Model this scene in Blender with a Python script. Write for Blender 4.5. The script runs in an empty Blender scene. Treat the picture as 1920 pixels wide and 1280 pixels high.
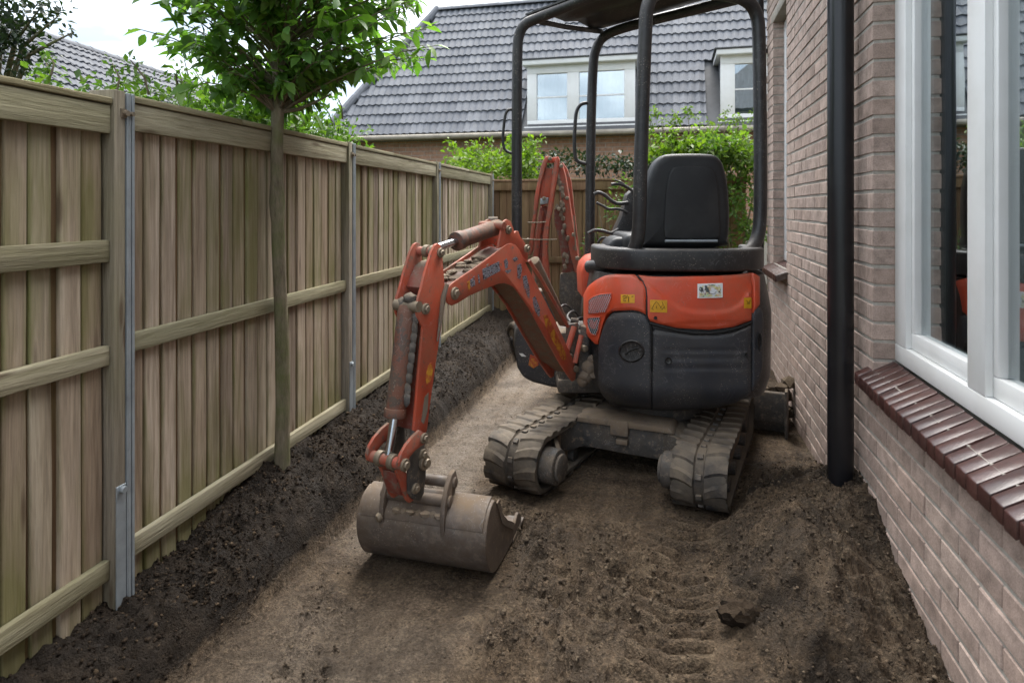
import bpy, bmesh, math, random
import numpy as np
from mathutils import Vector, Matrix

random.seed(7)
rng = np.random.default_rng(7)
R = math.radians
scene = bpy.context.scene
COL = scene.collection

# ------------------------------------------------------------------ camera
F, CX, HOR, CAMZ = 1200.0, 960.0, 388.0, 1.65
cam_d = bpy.data.cameras.new('camera')
cam = bpy.data.objects.new('camera', cam_d)
COL.objects.link(cam)
cam.location = (0, 0, CAMZ)
cam.rotation_euler = (R(90), 0, 0)
cam_d.sensor_width = 36
cam_d.lens = F / 1920 * 36
cam_d.shift_y = -(640 - HOR) / 1920
cam_d.clip_start = .05
cam_d.clip_end = 2000
cam_d.dof.use_dof = True
cam_d.dof.focus_distance = 3.3
cam_d.dof.aperture_fstop = 4.0
scene.camera = cam

# ------------------------------------------------------------------ world and sun (overcast)
SUN_EL, SUN_AZ = R(62), R(12)
world = bpy.data.worlds.new('World')
scene.world = world
world.use_nodes = True
nt = world.node_tree
nt.nodes.clear()
sky = nt.nodes.new('ShaderNodeTexSky')
sky.sky_type = 'NISHITA'
sky.sun_disc = False
sky.sun_elevation = SUN_EL
sky.sun_rotation = SUN_AZ
sky.air_density = 1.0
sky.dust_density = 3.0
hsv = nt.nodes.new('ShaderNodeHueSaturation')
hsv.inputs['Saturation'].default_value = .38
hsv.inputs['Value'].default_value = 1.15
tc = nt.nodes.new('ShaderNodeTexCoord')
mp = nt.nodes.new('ShaderNodeMapping')
mp.inputs['Scale'].default_value = (1.6, 1.6, 4.0)
cn = nt.nodes.new('ShaderNodeTexNoise')
cn.inputs['Scale'].default_value = 1.7
cn.inputs['Detail'].default_value = 5
cn.inputs['Roughness'].default_value = .55
cr = nt.nodes.new('ShaderNodeValToRGB')
cr.color_ramp.elements[0].position = .38
cr.color_ramp.elements[1].position = .66
cm = nt.nodes.new('ShaderNodeMix')
cm.data_type = 'RGBA'
cm.inputs[7].default_value = (7.4, 7.7, 8.1, 1)
bg = nt.nodes.new('ShaderNodeBackground')
bg.inputs['Strength'].default_value = .1
wo = nt.nodes.new('ShaderNodeOutputWorld')
L = nt.links.new
L(tc.outputs['Generated'], mp.inputs[0])
L(mp.outputs[0], cn.inputs['Vector'])
L(cn.outputs[0], cr.inputs[0])
L(sky.outputs[0], hsv.inputs['Color'])
L(cr.outputs[0], cm.inputs[0])
L(hsv.outputs[0], cm.inputs[6])
L(cm.outputs[2], bg.inputs[0])
L(bg.outputs[0], wo.inputs[0])
sx = nt.nodes.new('ShaderNodeSeparateXYZ'); L(tc.outputs['Generated'], sx.inputs[0])
gr_ = nt.nodes.new('ShaderNodeValToRGB')          # overcast: about three times brighter overhead than low down
gr_.color_ramp.elements[0].position = 0; gr_.color_ramp.elements[0].color = (.30, .345, .395, 1)
gr_.color_ramp.elements[1].position = 1; gr_.color_ramp.elements[1].color = (1.15, 1.12, 1.08, 1)
L(sx.outputs[2], gr_.inputs[0])
mu = nt.nodes.new('ShaderNodeMix'); mu.data_type = 'RGBA'; mu.blend_type = 'MULTIPLY'; mu.inputs[0].default_value = 1
c2 = nt.nodes.new('ShaderNodeTexNoise'); c2.inputs['Scale'].default_value = 3.1; c2.inputs['Detail'].default_value = 6; c2.inputs['Roughness'].default_value = .5
L(mp.outputs[0], c2.inputs['Vector'])
c3 = nt.nodes.new('ShaderNodeValToRGB')
c3.color_ramp.elements[0].position = .36; c3.color_ramp.elements[0].color = (.56, .605, .65, 1)
c3.color_ramp.elements[1].position = .64; c3.color_ramp.elements[1].color = (1.3, 1.28, 1.25, 1)
L(c2.outputs[0], c3.inputs[0])
m3 = nt.nodes.new('ShaderNodeMix'); m3.data_type = 'RGBA'; m3.blend_type = 'MULTIPLY'; m3.inputs[0].default_value = 1
L(cm.outputs[2], m3.inputs[6]); L(c3.outputs[0], m3.inputs[7])
L(m3.outputs[2], mu.inputs[6]); L(gr_.outputs[0], mu.inputs[7])
L(mu.outputs[2], bg.inputs[0])

sun_d = bpy.data.lights.new('sun', 'SUN')
sun_d.energy = 1.35
sun_d.angle = R(50)
sun_d.color = (1, .97, .92)
sun = bpy.data.objects.new('sun', sun_d)
COL.objects.link(sun)
sdir = Vector((math.sin(SUN_AZ) * math.cos(SUN_EL), math.cos(SUN_AZ) * math.cos(SUN_EL), math.sin(SUN_EL)))
sun.rotation_euler = sdir.to_track_quat('Z', 'Y').to_euler()
sun.location = (0, 0, 20)

vs = scene.view_settings
vs.view_transform = 'Standard'
vs.look = 'None'
vs.gamma = 1
vs.use_curve_mapping = False
vs.exposure = 2.45
scene.cycles.max_bounces = 6
scene.cycles.transparent_max_bounces = 12
scene.cycles.caustics_reflective = False
scene.cycles.caustics_refractive = False
scene.cycles.use_denoising = True

# ------------------------------------------------------------------ helpers
def ray(u, v):
    return Vector(((u - CX) / F, 1.0, (HOR - v) / F))

def at(u, v, Y):
    """world point at depth Y (metres along +Y) seen at photo position u, v"""
    return Vector((0, 0, CAMZ)) + ray(u, v) * Y

def on_plane(u, v, p0, n):
    d = ray(u, v)
    o = Vector((0, 0, CAMZ))
    return o + d * ((p0 - o).dot(n) / d.dot(n))

WM = {}
def wm(o):
    return WM.get(o.name, Matrix.Identity(4))

def thing(name, label, cat, loc=(0, 0, 0), rotz=0, group=None):
    o = bpy.data.objects.new(name, None)
    o.empty_display_size = .2
    COL.objects.link(o)
    o.location = loc
    o.rotation_euler = (0, 0, rotz)
    WM[o.name] = Matrix.Translation(Vector(loc)) @ Matrix.Rotation(rotz, 4, 'Z')
    o['label'] = label
    o['category'] = cat
    if group:
        o['group'] = group
    return o

def tag(o, label=None, cat=None, group=None, kind=None):
    if label: o['label'] = label
    if cat: o['category'] = cat
    if group: o['group'] = group
    if kind: o['kind'] = kind
    return o

class G:
    """collects geometry for ONE mesh object"""
    def __init__(s):
        s.v = []; s.f = []; s.mi = []
    def add(s, vs_, fs, mi=0):
        b = len(s.v)
        s.v += [tuple(p) for p in vs_]
        s.f += [tuple(i + b for i in f) for f in fs]
        s.mi += [mi] * len(fs)
        return s
    def box(s, c, size, M=None, mi=0):
        hx, hy, hz = size[0] / 2, size[1] / 2, size[2] / 2
        c = Vector(c)
        vs_ = []
        for x in (-hx, hx):
            for y in (-hy, hy):
                for z in (-hz, hz):
                    p = Vector((x, y, z))
                    if M is not None: p = M @ p
                    vs_.append(c + p)
        return s.add(vs_, [(0, 1, 3, 2), (4, 6, 7, 5), (0, 4, 5, 1), (2, 3, 7, 6), (0, 2, 6, 4), (1, 5, 7, 3)], mi)
    def bx(s, x0, x1, y0, y1, z0, z1, mi=0):
        return s.box(((x0 + x1) / 2, (y0 + y1) / 2, (z0 + z1) / 2), (abs(x1 - x0), abs(y1 - y0), abs(z1 - z0)), None, mi)
    def prism(s, pts, ext, mi=0):
        n = len(pts)
        ext = Vector(ext)
        a = [Vector(p) for p in pts]
        b = [p + ext for p in a]
        nrm = Vector((0, 0, 0))
        for i in range(n):
            nrm += a[i].cross(a[(i + 1) % n])
        fl = nrm.dot(ext) > 0
        fs = []
        bot = tuple(range(n)); top = tuple(range(n, 2 * n))
        if fl:
            fs.append(bot[::-1]); fs.append(top)
            fs += [(i, (i + 1) % n, n + (i + 1) % n, n + i) for i in range(n)]
        else:
            fs.append(bot); fs.append(top[::-1])
            fs += [(i, n + i, n + (i + 1) % n, (i + 1) % n) for i in range(n)]
        return s.add(a + b, fs, mi)
    def tube(s, path, r, n=10, caps=True, mi=0):
        path = [Vector(p) for p in path]
        m = len(path)
        rs = r if isinstance(r, (list, tuple)) else [r] * m
        vs_ = []
        prev = None
        for i, p in enumerate(path):
            t = (path[min(i + 1, m - 1)] - path[max(i - 1, 0)]).normalized()
            if prev is None:
                a = Vector((0, 0, 1)) if abs(t.z) < .9 else Vector((1, 0, 0))
                x = t.cross(a).normalized()
            else:
                x = (prev - t * prev.dot(t)).normalized()
            prev = x
            y = t.cross(x)
            for k in range(n):
                an = 2 * math.pi * k / n
                vs_.append(p + (x * math.cos(an) + y * math.sin(an)) * rs[i])
        fs = []
        for i in range(m - 1):
            for k in range(n):
                k2 = (k + 1) % n
                fs.append((i * n + k, i * n + k2, (i + 1) * n + k2, (i + 1) * n + k))
        if caps:
            fs.append(tuple(range(n))[::-1])
            fs.append(tuple(range((m - 1) * n, m * n)))
        return s.add(vs_, fs, mi)
    def cyl(s, p0, p1, r, n=16, mi=0):
        return s.tube([p0, p1], r, n, True, mi)
    def grid(s, P, thick=None, mi=0, flip=False):
        """P: rows x cols of points; thick: vector added for a back side"""
        nr, nc = len(P), len(P[0])
        vs_ = [Vector(p) for row in P for p in row]
        fs = []
        for i in range(nr - 1):
            for j in range(nc - 1):
                q = (i * nc + j, i * nc + j + 1, (i + 1) * nc + j + 1, (i + 1) * nc + j)
                fs.append(q[::-1] if flip else q)
        if thick is not None:
            N = len(vs_)
            vs_ += [p + Vector(thick) for p in vs_[:N]]
            fs += [tuple(i + N for i in f)[::-1] for f in fs[:]]
            edge = [(0, j) for j in range(nc)] + [(i, nc - 1) for i in range(1, nr)] + \
                   [(nr - 1, j) for j in range(nc - 2, -1, -1)] + [(i, 0) for i in range(nr - 2, 0, -1)]
            idx = [i * nc + j for i, j in edge]
            for k in range(len(idx)):
                a, b = idx[k], idx[(k + 1) % len(idx)]
                q = (a, a + N, b + N, b)
                fs.append(q[::-1] if flip else q)
        return s.add(vs_, fs, mi)
    def mesh(s, name, mats, smooth=True, bevel=0, segs=2, ang=35):
        me = bpy.data.meshes.new(name)
        me.from_pydata(s.v, [], s.f)
        if not isinstance(mats, (list, tuple)): mats = [mats]
        for m in mats: me.materials.append(m)
        if len(mats) > 1:
            me.polygons.foreach_set('material_index', s.mi)
        if bevel:
            bm = bmesh.new(); bm.from_mesh(me)
            bmesh.ops.recalc_face_normals(bm, faces=bm.faces)
            es = [e for e in bm.edges if len(e.link_faces) == 2 and e.calc_face_angle(0) > R(28)]
            bmesh.ops.bevel(bm, geom=es, offset=bevel, segments=segs, affect='EDGES', profile=.5, clamp_overlap=True)
            bm.to_mesh(me); bm.free()
        if smooth:
            me.polygons.foreach_set('use_smooth', [True] * len(me.polygons))
            me.set_sharp_from_angle(angle=R(ang))
        me.update()
        return me
    def build(s, name, mats, parent=None, smooth=True, bevel=0, segs=2, ang=35, local=False):
        """vertices in world space (unless local) -> one object, child of parent"""
        if parent is not None and not local:
            Mi = wm(parent).inverted()
            s.v = [tuple(Mi @ Vector(p)) for p in s.v]
        me = s.mesh(name, mats, smooth, bevel, segs, ang)
        return put(name, me, parent)

def put(name, me, parent=None, M=None, world_from=None):
    o = bpy.data.objects.new(name, me)
    COL.objects.link(o)
    if parent is not None:
        o.parent = parent
        WM[o.name] = wm(parent)
    if M is not None:
        o.matrix_local = M
        WM[o.name] = wm(parent) @ M if parent is not None else M
    return o

def smooth(a, b, x):
    t = np.clip((x - a) / (b - a), 0, 1)
    return t * t * (3 - 2 * t)

def vnoise(x, y, seed=0):
    xi = np.floor(x).astype(np.int64); yi = np.floor(y).astype(np.int64)
    fx = x - xi; fy = y - yi
    fx = fx * fx * fx * (fx * (fx * 6 - 15) + 10); fy = fy * fy * fy * (fy * (fy * 6 - 15) + 10)
    def h(a, b):
        n = (a * 374761393 + b * 668265263 + seed * 974634777) & 0xFFFFFFFF
        n = ((n ^ (n >> 13)) * 1274126177) & 0xFFFFFFFF
        n = ((n ^ (n >> 16)) * 2246822519) & 0xFFFFFFFF
        return ((n ^ (n >> 15)) & 0xFFFFFF) / float(0xFFFFFF)
    a = h(xi, yi); b = h(xi + 1, yi); c = h(xi, yi + 1); d = h(xi + 1, yi + 1)
    return (a + (b - a) * fx) * (1 - fy) + (c + (d - c) * fx) * fy

def fbm(x, y, f, octv, seed=0, gain=.5, ridge=False):
    s = 0; a = 1; t = 0
    ca, sa = .8, .6
    for o in range(octv):
        n = vnoise(x * f, y * f, seed + o * 17)
        if ridge: n = 1 - np.abs(2 * n - 1)
        s = s + a * n; t += a
        a *= gain; f *= 2.03
        x, y = ca * x - sa * y + 3.1, sa * x + ca * y + 1.7
    return s / t

def hash2(xi, yi, seed):
    n = (xi * 374761393 + yi * 668265263 + seed * 974634777) & 0xFFFFFFFF
    n = ((n ^ (n >> 13)) * 1274126177) & 0xFFFFFFFF
    n = ((n ^ (n >> 16)) * 2246822519) & 0xFFFFFFFF
    return ((n ^ (n >> 15)) & 0xFFFFFF) / float(0xFFFFFF)

def clods(x, y, f, seed):
    """rounded lumps of uneven size: 0 between them, up to 1 on top"""
    x = x * f; y = y * f
    xi = np.floor(x).astype(np.int64); yi = np.floor(y).astype(np.int64)
    best = np.zeros_like(x)
    for a in (-1, 0, 1):
        for b in (-1, 0, 1):
            cx, cy = xi + a, yi + b
            px = cx + hash2(cx, cy, seed); py = cy + hash2(cx, cy, seed + 1)
            rd = .25 + .65 * hash2(cx, cy, seed + 2)
            ec = .7 + .6 * hash2(cx, cy, seed + 3)
            d = ((x - px) * ec) ** 2 + ((y - py) / ec) ** 2
            best = np.maximum(best, rd * np.sqrt(np.clip(1 - d / rd ** 2, 0, 1)))
    return best

# ------------------------------------------------------------------ materials
class Mat:
    def __init__(s, name, rough=.6, metal=0., spec=.5):
        s.m = bpy.data.materials.new(name)
        s.m.use_nodes = True
        s.t = s.m.node_tree
        s.b = s.t.nodes['Principled BSDF']
        s.out = s.t.nodes['Material Output']
        s.b.inputs['Roughness'].default_value = rough
        s.b.inputs['Metallic'].default_value = metal
        s.b.inputs['Specular IOR Level'].default_value = spec
        s._c = s.t.nodes.new('ShaderNodeTexCoord')
        s._i = None
    def n(s, typ): return s.t.nodes.new(typ)
    def l(s, a, b): s.t.links.new(a, b)
    def inp(s, sock, v):
        if hasattr(v, 'is_output'): s.l(v, sock)
        else:
            sock.default_value = (*v, 1) if isinstance(v, tuple) and len(v) == 3 and sock.type == 'RGBA' else v
    def co(s, k='Object'): return s._c.outputs[k]
    def rnd(s):
        if s._i is None: s._i = s.n('ShaderNodeObjectInfo')
        return s._i.outputs['Random']
    def map(s, scale=(1, 1, 1), vec=None, jitter=True):
        mp_ = s.n('ShaderNodeMapping')
        s.l(vec if vec is not None else s.co(), mp_.inputs[0])
        mp_.inputs['Scale'].default_value = scale
        if jitter:
            ad = s.n('ShaderNodeVectorMath'); ad.operation = 'ADD'
            ml = s.n('ShaderNodeVectorMath'); ml.operation = 'SCALE'
            ml.inputs[0].default_value = (37.1, 19.7, 53.3)
            s.l(s.rnd(), ml.inputs['Scale'])
            s.l(mp_.outputs[0], ad.inputs[0]); s.l(ml.outputs[0], ad.inputs[1])
            return ad.outputs[0]
        return mp_.outputs[0]
    def noise(s, scale=5, detail=4, rough=.55, vec=None, dist=0):
        x = s.n('ShaderNodeTexNoise')
        x.inputs['Scale'].default_value = scale
        x.inputs['Detail'].default_value = detail
        x.inputs['Roughness'].default_value = rough
        x.inputs['Distortion'].default_value = dist
        s.l(vec if vec is not None else s.co(), x.inputs['Vector'])
        return x.outputs[0]
    def voro(s, scale=5, vec=None, out='Distance', feat='F1'):
        x = s.n('ShaderNodeTexVoronoi'); x.feature = feat
        x.inputs['Scale'].default_value = scale
        s.l(vec if vec is not None else s.co(), x.inputs['Vector'])
        return x.outputs[out]
    def ramp(s, fac, stops, interp='LINEAR'):
        x = s.n('ShaderNodeValToRGB')
        x.color_ramp.interpolation = interp
        e = x.color_ramp.elements
        while len(e) < len(stops): e.new(.5)
        for i, (p, c) in enumerate(stops):
            e[i].position = p
            e[i].color = (*c, 1) if isinstance(c, tuple) else (c, c, c, 1)
        s.l(fac, x.inputs[0])
        return x.outputs[0]
    def mix(s, fac, a, b, mode='MIX'):
        x = s.n('ShaderNodeMix'); x.data_type = 'RGBA'; x.blend_type = mode
        s.inp(x.inputs[0], fac); s.inp(x.inputs[6], a); s.inp(x.inputs[7], b)
        return x.outputs[2]
    def math(s, op, a, b=0., c=None):
        x = s.n('ShaderNodeMath'); x.operation = op
        s.inp(x.inputs[0], a); s.inp(x.inputs[1], b)
        if c is not None: s.inp(x.inputs[2], c)
        return x.outputs[0]
    def sep(s, vec, k):
        x = s.n('ShaderNodeSeparateXYZ'); s.l(vec, x.inputs[0]); return x.outputs[k]
    def attr(s, name):
        x = s.n('ShaderNodeAttribute'); x.attribute_name = name; return x.outputs['Fac']
    def point(s):
        x = s.n('ShaderNodeNewGeometry'); return x.outputs['Pointiness']
    def nz(s):
        x = s.n('ShaderNodeNewGeometry'); return s.sep(x.outputs['Normal'], 2)
    def bump(s, h, strength=.5, dist=.01):
        x = s.n('ShaderNodeBump')
        x.inputs['Strength'].default_value = strength
        x.inputs['Distance'].default_value = dist
        s.l(h, x.inputs['Height'])
        s.l(x.outputs[0], s.b.inputs['Normal'])
    def base(s, c): s.inp(s.b.inputs['Base Color'], c)
    def rough(s, r): s.inp(s.b.inputs['Roughness'], r)

def m_wood(name, c0, c1, c2, scale, green=.5, edge=False):
    m = Mat(name, .85, 0, .2)
    g = m.map(scale)
    f = m.noise(1, 6, .65, g, .6)
    fine = m.noise(3.5, 5, .7, g, .3)
    c = m.ramp(f, [(.25, c0), (.5, c1), (.75, c2)])
    c = m.mix(.55, c, m.ramp(fine, [(.3, .45), (.55, 1.), (.75, 1.25)]), 'MULTIPLY')
    tone = m.ramp(m.rnd(), [(0, (.6, .55, .5)), (.3, (.98, .96, .85)), (.55, (.78, .68, .58)), (.8, (1.05, 1.0, .92)), (1, (1.22, 1.16, 1.1))])
    c = m.mix(.9, c, tone, 'MULTIPLY')
    sc = tuple(x * .12 if x > 5 else x * .45 for x in scale)
    a = m.math('ADD', m.math('MULTIPLY', m.noise(1.3, 4, .6, m.map(sc)), .75), m.math('MULTIPLY', m.noise(1.5, 3, .6, m.co()), .3))
    a = m.math('SUBTRACT', a, .025)
    low = m.ramp(m.sep(m.co(), 2), [(0, .24), (.5, .04), (.85, .0), (1, .08)])
    a = m.math('ADD', a, low)
    a = m.ramp(a, [(.535, 0.), (.67, green)])
    c = m.mix(a, c, (.16, .16, .05))
    if edge:
        ed = m.ramp(m.math('ABSOLUTE', m.sep(m.co(), 1)), [(.024, 0.), (.039, 1.)])
        en = m.ramp(m.noise(1, 4, .6, m.map((6, 6, 1.5))), [(.45, .0), (.68, .75)])
        c = m.mix(m.mix(1., ed, en, 'MULTIPLY'), c, (.14, .15, .04))
    ck = m.noise(2.2, 7, .8, m.map(tuple(x * (.9 if x > 5 else .5) for x in scale)), 1.2)
    c = m.mix(m.ramp(ck, [(.64, 0.), (.72, .7)]), c, (.05, .04, .03))
    kn = m.voro(1.0, m.map(tuple(x * .32 if x > 5 else x * 1.3 for x in scale)))
    c = m.mix(m.ramp(kn, [(.06, .75), (.13, 0.)]), c, (.1, .065, .04))
    st = m.noise(1, 4, .65, m.map(tuple(x * .2 if x > 5 else x * .8 for x in scale)))
    c = m.mix(m.ramp(st, [(.5, 0.), (.7, .6)]), c, m.mix(1., c, (.5, .46, .42), 'MULTIPLY'))
    m.base(c)
    m.bump(m.math('ADD', f, m.math('MULTIPLY', fine, .9)), .8, .007)
    return m.m

WOODV = m_wood('fence_board_wood', (.21, .165, .125), (.43, .365, .3), (.58, .52, .45), (26, 26, 1.1), .7, True)
WOODH = m_wood('fence_rail_wood', (.22, .195, .155), (.41, .38, .32), (.53, .5, .435), (26, 1.4, 30), .4)
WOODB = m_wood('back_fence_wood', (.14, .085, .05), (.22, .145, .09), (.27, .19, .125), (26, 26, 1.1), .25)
WOODP = m_wood('fence_post_wood', (.19, .175, .15), (.3, .28, .245), (.4, .375, .33), (30, 30, 1.3), .3)

def m_steel(name, c=(.33, .35, .37), rough=.5, metal=.6):
    m = Mat(name, rough, metal)
    f = m.noise(9, 5, .6)
    m.base(m.mix(m.ramp(f, [(.4, 0.), (.7, .6)]), c, tuple(x * .55 for x in c)))
    m.rough(m.ramp(m.noise(30, 3), [(.3, rough - .1), (.7, rough + .15)]))
    m.bump(m.noise(60, 3), .1, .002)
    return m.m
GALV = m_steel('galvanised_steel', (.36, .4, .43), .5, .5)
BOLT = m_steel('muddy_bolt_steel', (.28, .23, .17), .55, .55)

def m_brick(name, cols, rough=.85, spec=.3, bumpd=.004):
    m = Mat(name, rough, 0, spec)
    v = m.map((1, 1, 1))
    c = m.ramp(m.rnd(), [(i / (len(cols) - 1), k) for i, k in enumerate(cols)])
    f = m.noise(14, 6, .65, v)
    c = m.mix(.75, c, m.ramp(f, [(.3, .5), (.55, 1.), (.75, 1.3)]), 'MULTIPLY')
    sp = m.noise(160, 2, .5, v)
    c = m.mix(.35, c, m.ramp(sp, [(.35, .5), (.6, 1.1)]), 'MULTIPLY')
    st = m.noise(2.2, 4, .6)
    c = m.mix(m.ramp(st, [(.5, 0.), (.75, .35)]), c, (.09, .07, .055))
    m.base(c)
    m.bump(m.math('ADD', f, m.math('MULTIPLY', sp, .5)), .5, bumpd)
    return m.m
BRICK = m_brick('pinkish_brown_brick', [(.40, .30, .25), (.47, .365, .31), (.44, .335, .285), (.52, .40, .34), (.38, .285, .24), (.48, .36, .3)])
SILLB = m_brick('glazed_dark_red_brick', [(.05, .021, .018), (.075, .03, .025), (.06, .028, .025), (.085, .036, .03)], .3, .6, .002)
BRICKF = m_brick('orange_brown_brick', [(.4, .225, .15), (.48, .29, .2), (.42, .25, .175)])

m = Mat('sill_joint_mortar', .9, 0, .2)
m.base(m.ramp(m.noise(30, 5, .7), [(.3, (.07, .05, .045)), (.7, (.17, .14, .125))]))
SILLM = m.m
m = Mat('pale_mortar', .9, 0, .2)
f = m.noise(45, 5, .7)
m.base(m.mix(m.ramp(m.noise(3, 4), [(.45, 0.), (.75, .6)]), m.ramp(f, [(.3, (.33, .305, .27)), (.7, (.48, .45, .4))]), (.26, .235, .19)))
m.bump(f, .6, .004)
MORTAR = m.m

m = Mat('grey_roof_tile', .6, 0, .25)
v = m.map((1, 1, 1))
f = m.noise(9, 5, .6, v)
c = m.ramp(m.rnd(), [(0, (.1, .108, .125)), (.5, (.125, .133, .15)), (1, (.15, .158, .175))])
c = m.mix(.6, c, m.ramp(f, [(.3, .6), (.7, 1.3)]), 'MULTIPLY')
li = m.noise(1.1, 4, .6)
c = m.mix(m.ramp(li, [(.55, 0.), (.8, .5)]), c, (.1, .105, .07))
m.base(c)
m.rough(m.ramp(f, [(.3, .55), (.7, .75)]))
m.bump(m.noise(70, 3), .2, .003)
TILE = m.m

def m_paint(name, c, wear=(.16, .1, .07), dust=(.16, .12, .085), rough=.42, wearamt=.62, dustamt=.75, fade=None, speck=(.3, .26, .21)):
    m = Mat(name, rough, 0, .5)
    big = m.noise(3.2, 5, .6)
    if fade: c_ = c; c = m.mix(m.ramp(m.noise(4.3, 5, .65), [(.42, 0.), (.7, .75)]), c, fade)
    else: c_ = c
    c0 = m.mix(.7, c, m.ramp(big, [(.3, .72), (.7, 1.22)]), 'MULTIPLY')
    chip = m.noise(22, 7, .72)
    scr = m.noise(1, 6, .7, m.map((40, 40, 7), None, False))
    c1 = m.mix(m.ramp(chip, [(wearamt, 0.), (wearamt + .05, 1.)]), c0, wear)
    pt = m.ramp(m.point(), [(.52, 0.), (.6, .55)])
    c1 = m.mix(m.mix(1., pt, m.ramp(chip, [(.4, .1), (.6, 1.)]), 'MULTIPLY'), c1, tuple(min(1, x * .55 + .12) for x in c_))
    up = m.math('MAXIMUM', m.nz(), 0.)
    d = m.math('MULTIPLY', m.math('ADD', m.math('MULTIPLY', up, .55), .22), m.ramp(m.noise(6, 6, .65), [(.35, 0.), (.7, 1.6)]))
    d = m.math('MULTIPLY', d, dustamt)
    c1 = m.mix(d, c1, dust)
    c1 = m.mix(m.ramp(scr, [(.64, 0.), (.7, .4)]), c1, tuple(min(1, x * .7 + .1) for x in c_))
    ln = m.ramp(m.noise(7, 3, .5, None, 2.5), [(.485, 0.), (.5, 1.), (.515, 0.)])
    lm_ = m.ramp(m.noise(5.1, 4, .6), [(.5, 0.), (.62, .6)])
    c1 = m.mix(m.mix(1., ln, lm_, 'MULTIPLY'), c1, tuple(min(1, x * .6 + .16) for x in c_))
    sp = m.ramp(m.voro(75), [(.16, 1.), (.24, 0.)])
    sm = m.ramp(m.noise(6.3, 5, .7), [(.47, 0.), (.62, .8)])
    c1 = m.mix(m.mix(1., sp, sm, 'MULTIPLY'), c1, speck)
    m.base(c1)
    m.rough(m.math('ADD', m.math('MULTIPLY', d, .5), m.ramp(big, [(.3, rough - .08), (.7, rough + .12)])))
    m.bump(m.math('ADD', m.math('MULTIPLY', chip, -.25), m.math('MULTIPLY', m.noise(5, 4), .6)), .25, .004)
    return m.m
ORANGE = m_paint('worn_orange_paint', (.54, .075, .03), fade=(.5, .14, .075), dustamt=1.0, wearamt=.6, speck=(.22, .16, .11))
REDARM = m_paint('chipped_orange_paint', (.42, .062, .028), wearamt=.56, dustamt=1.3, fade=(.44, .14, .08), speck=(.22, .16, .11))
BONNET = m_paint('orange_bonnet_paint', (.62, .062, .016), rough=.38, wearamt=.69, dustamt=.6, fade=(.58, .1, .045), speck=(.2, .1, .06))
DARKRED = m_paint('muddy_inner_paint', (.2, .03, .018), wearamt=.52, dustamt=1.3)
COVER = m_paint('charcoal_plastic_cover', (.03, .033, .042), wear=(.12, .115, .11), dust=(.11, .095, .075), rough=.45, wearamt=.7, dustamt=.85)
BLACKP = m_paint('scuffed_black_paint', (.014, .014, .016), wear=(.1, .09, .085), dust=(.1, .085, .07), rough=.38, wearamt=.72, dustamt=.5)
IRON = m_paint('dirty_black_iron', (.035, .034, .034), wear=(.16, .12, .085), dust=(.19, .145, .1), rough=.6, wearamt=.56, dustamt=1.0)
BUCKET = m_paint('dull_rusted_steel', (.075, .055, .043), wear=(.15, .105, .07), dust=(.17, .122, .08), rough=.45, wearamt=.55, dustamt=1.0, fade=(.115, .088, .07))
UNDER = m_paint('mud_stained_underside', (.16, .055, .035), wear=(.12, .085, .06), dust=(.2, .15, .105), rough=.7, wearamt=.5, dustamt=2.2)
RUSTY = m_paint('rusty_cylinder_paint', (.17, .058, .034), wear=(.05, .038, .03), dust=(.16, .11, .075), rough=.6, wearamt=.5, dustamt=1.0, fade=(.09, .055, .04))
MUDDY = m_paint('dried_mud', (.17, .125, .085), wear=(.1, .075, .055), dust=(.21, .16, .11), rough=.9, wearamt=.55, dustamt=1.2)

m = Mat('mud_dusted_rubber', .75, 0, .3)
f = m.noise(7, 6, .65)
up = m.math('MAXIMUM', m.nz(), 0.)
d = m.math('ADD', m.math('MULTIPLY', up, .35), m.ramp(f, [(.36, 0.), (.62, .85)]))
pt = m.ramp(m.point(), [(.5, 0.), (.62, .5)])
c = m.mix(d, (.025, .025, .027), (.15, .12, .088))
m.base(m.mix(pt, c, (.17, .145, .115)))
m.bump(m.noise(28, 5, .7), .5, .006)
RUBBER = m.m

m = Mat('black_vinyl_seat', .5, 0, .45)
f = m.noise(4, 5, .6)
m.base(m.mix(m.ramp(f, [(.45, 0.), (.75, .6)]), (.014, .015, .017), (.055, .055, .055)))
m.bump(m.noise(120, 3), .2, .002)
VINYL = m.m

m = Mat('black_pvc_pipe', .3, 0, .5)
m.base(m.mix(m.ramp(m.noise(5, 4), [(.5, 0.), (.8, .4)]), (.009, .009, .011), (.03, .03, .03)))
PIPE = m.m

m = Mat('chrome_rod', .18, 1.)
m.base(m.mix(m.ramp(m.noise(14, 4), [(.5, 0.), (.7, .6)]), (.55, .58, .62), (.25, .22, .19)))
CHROME = m.m

m = Mat('white_window_frame', .35, 0, .5)
m.base(m.mix(m.ramp(m.noise(4, 5, .6), [(.45, 0.), (.8, .35)]), (.74, .75, .74), (.5, .49, .45)))
m.bump(m.noise(2, 3), .05, .004)
WHITE = m.m

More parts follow.
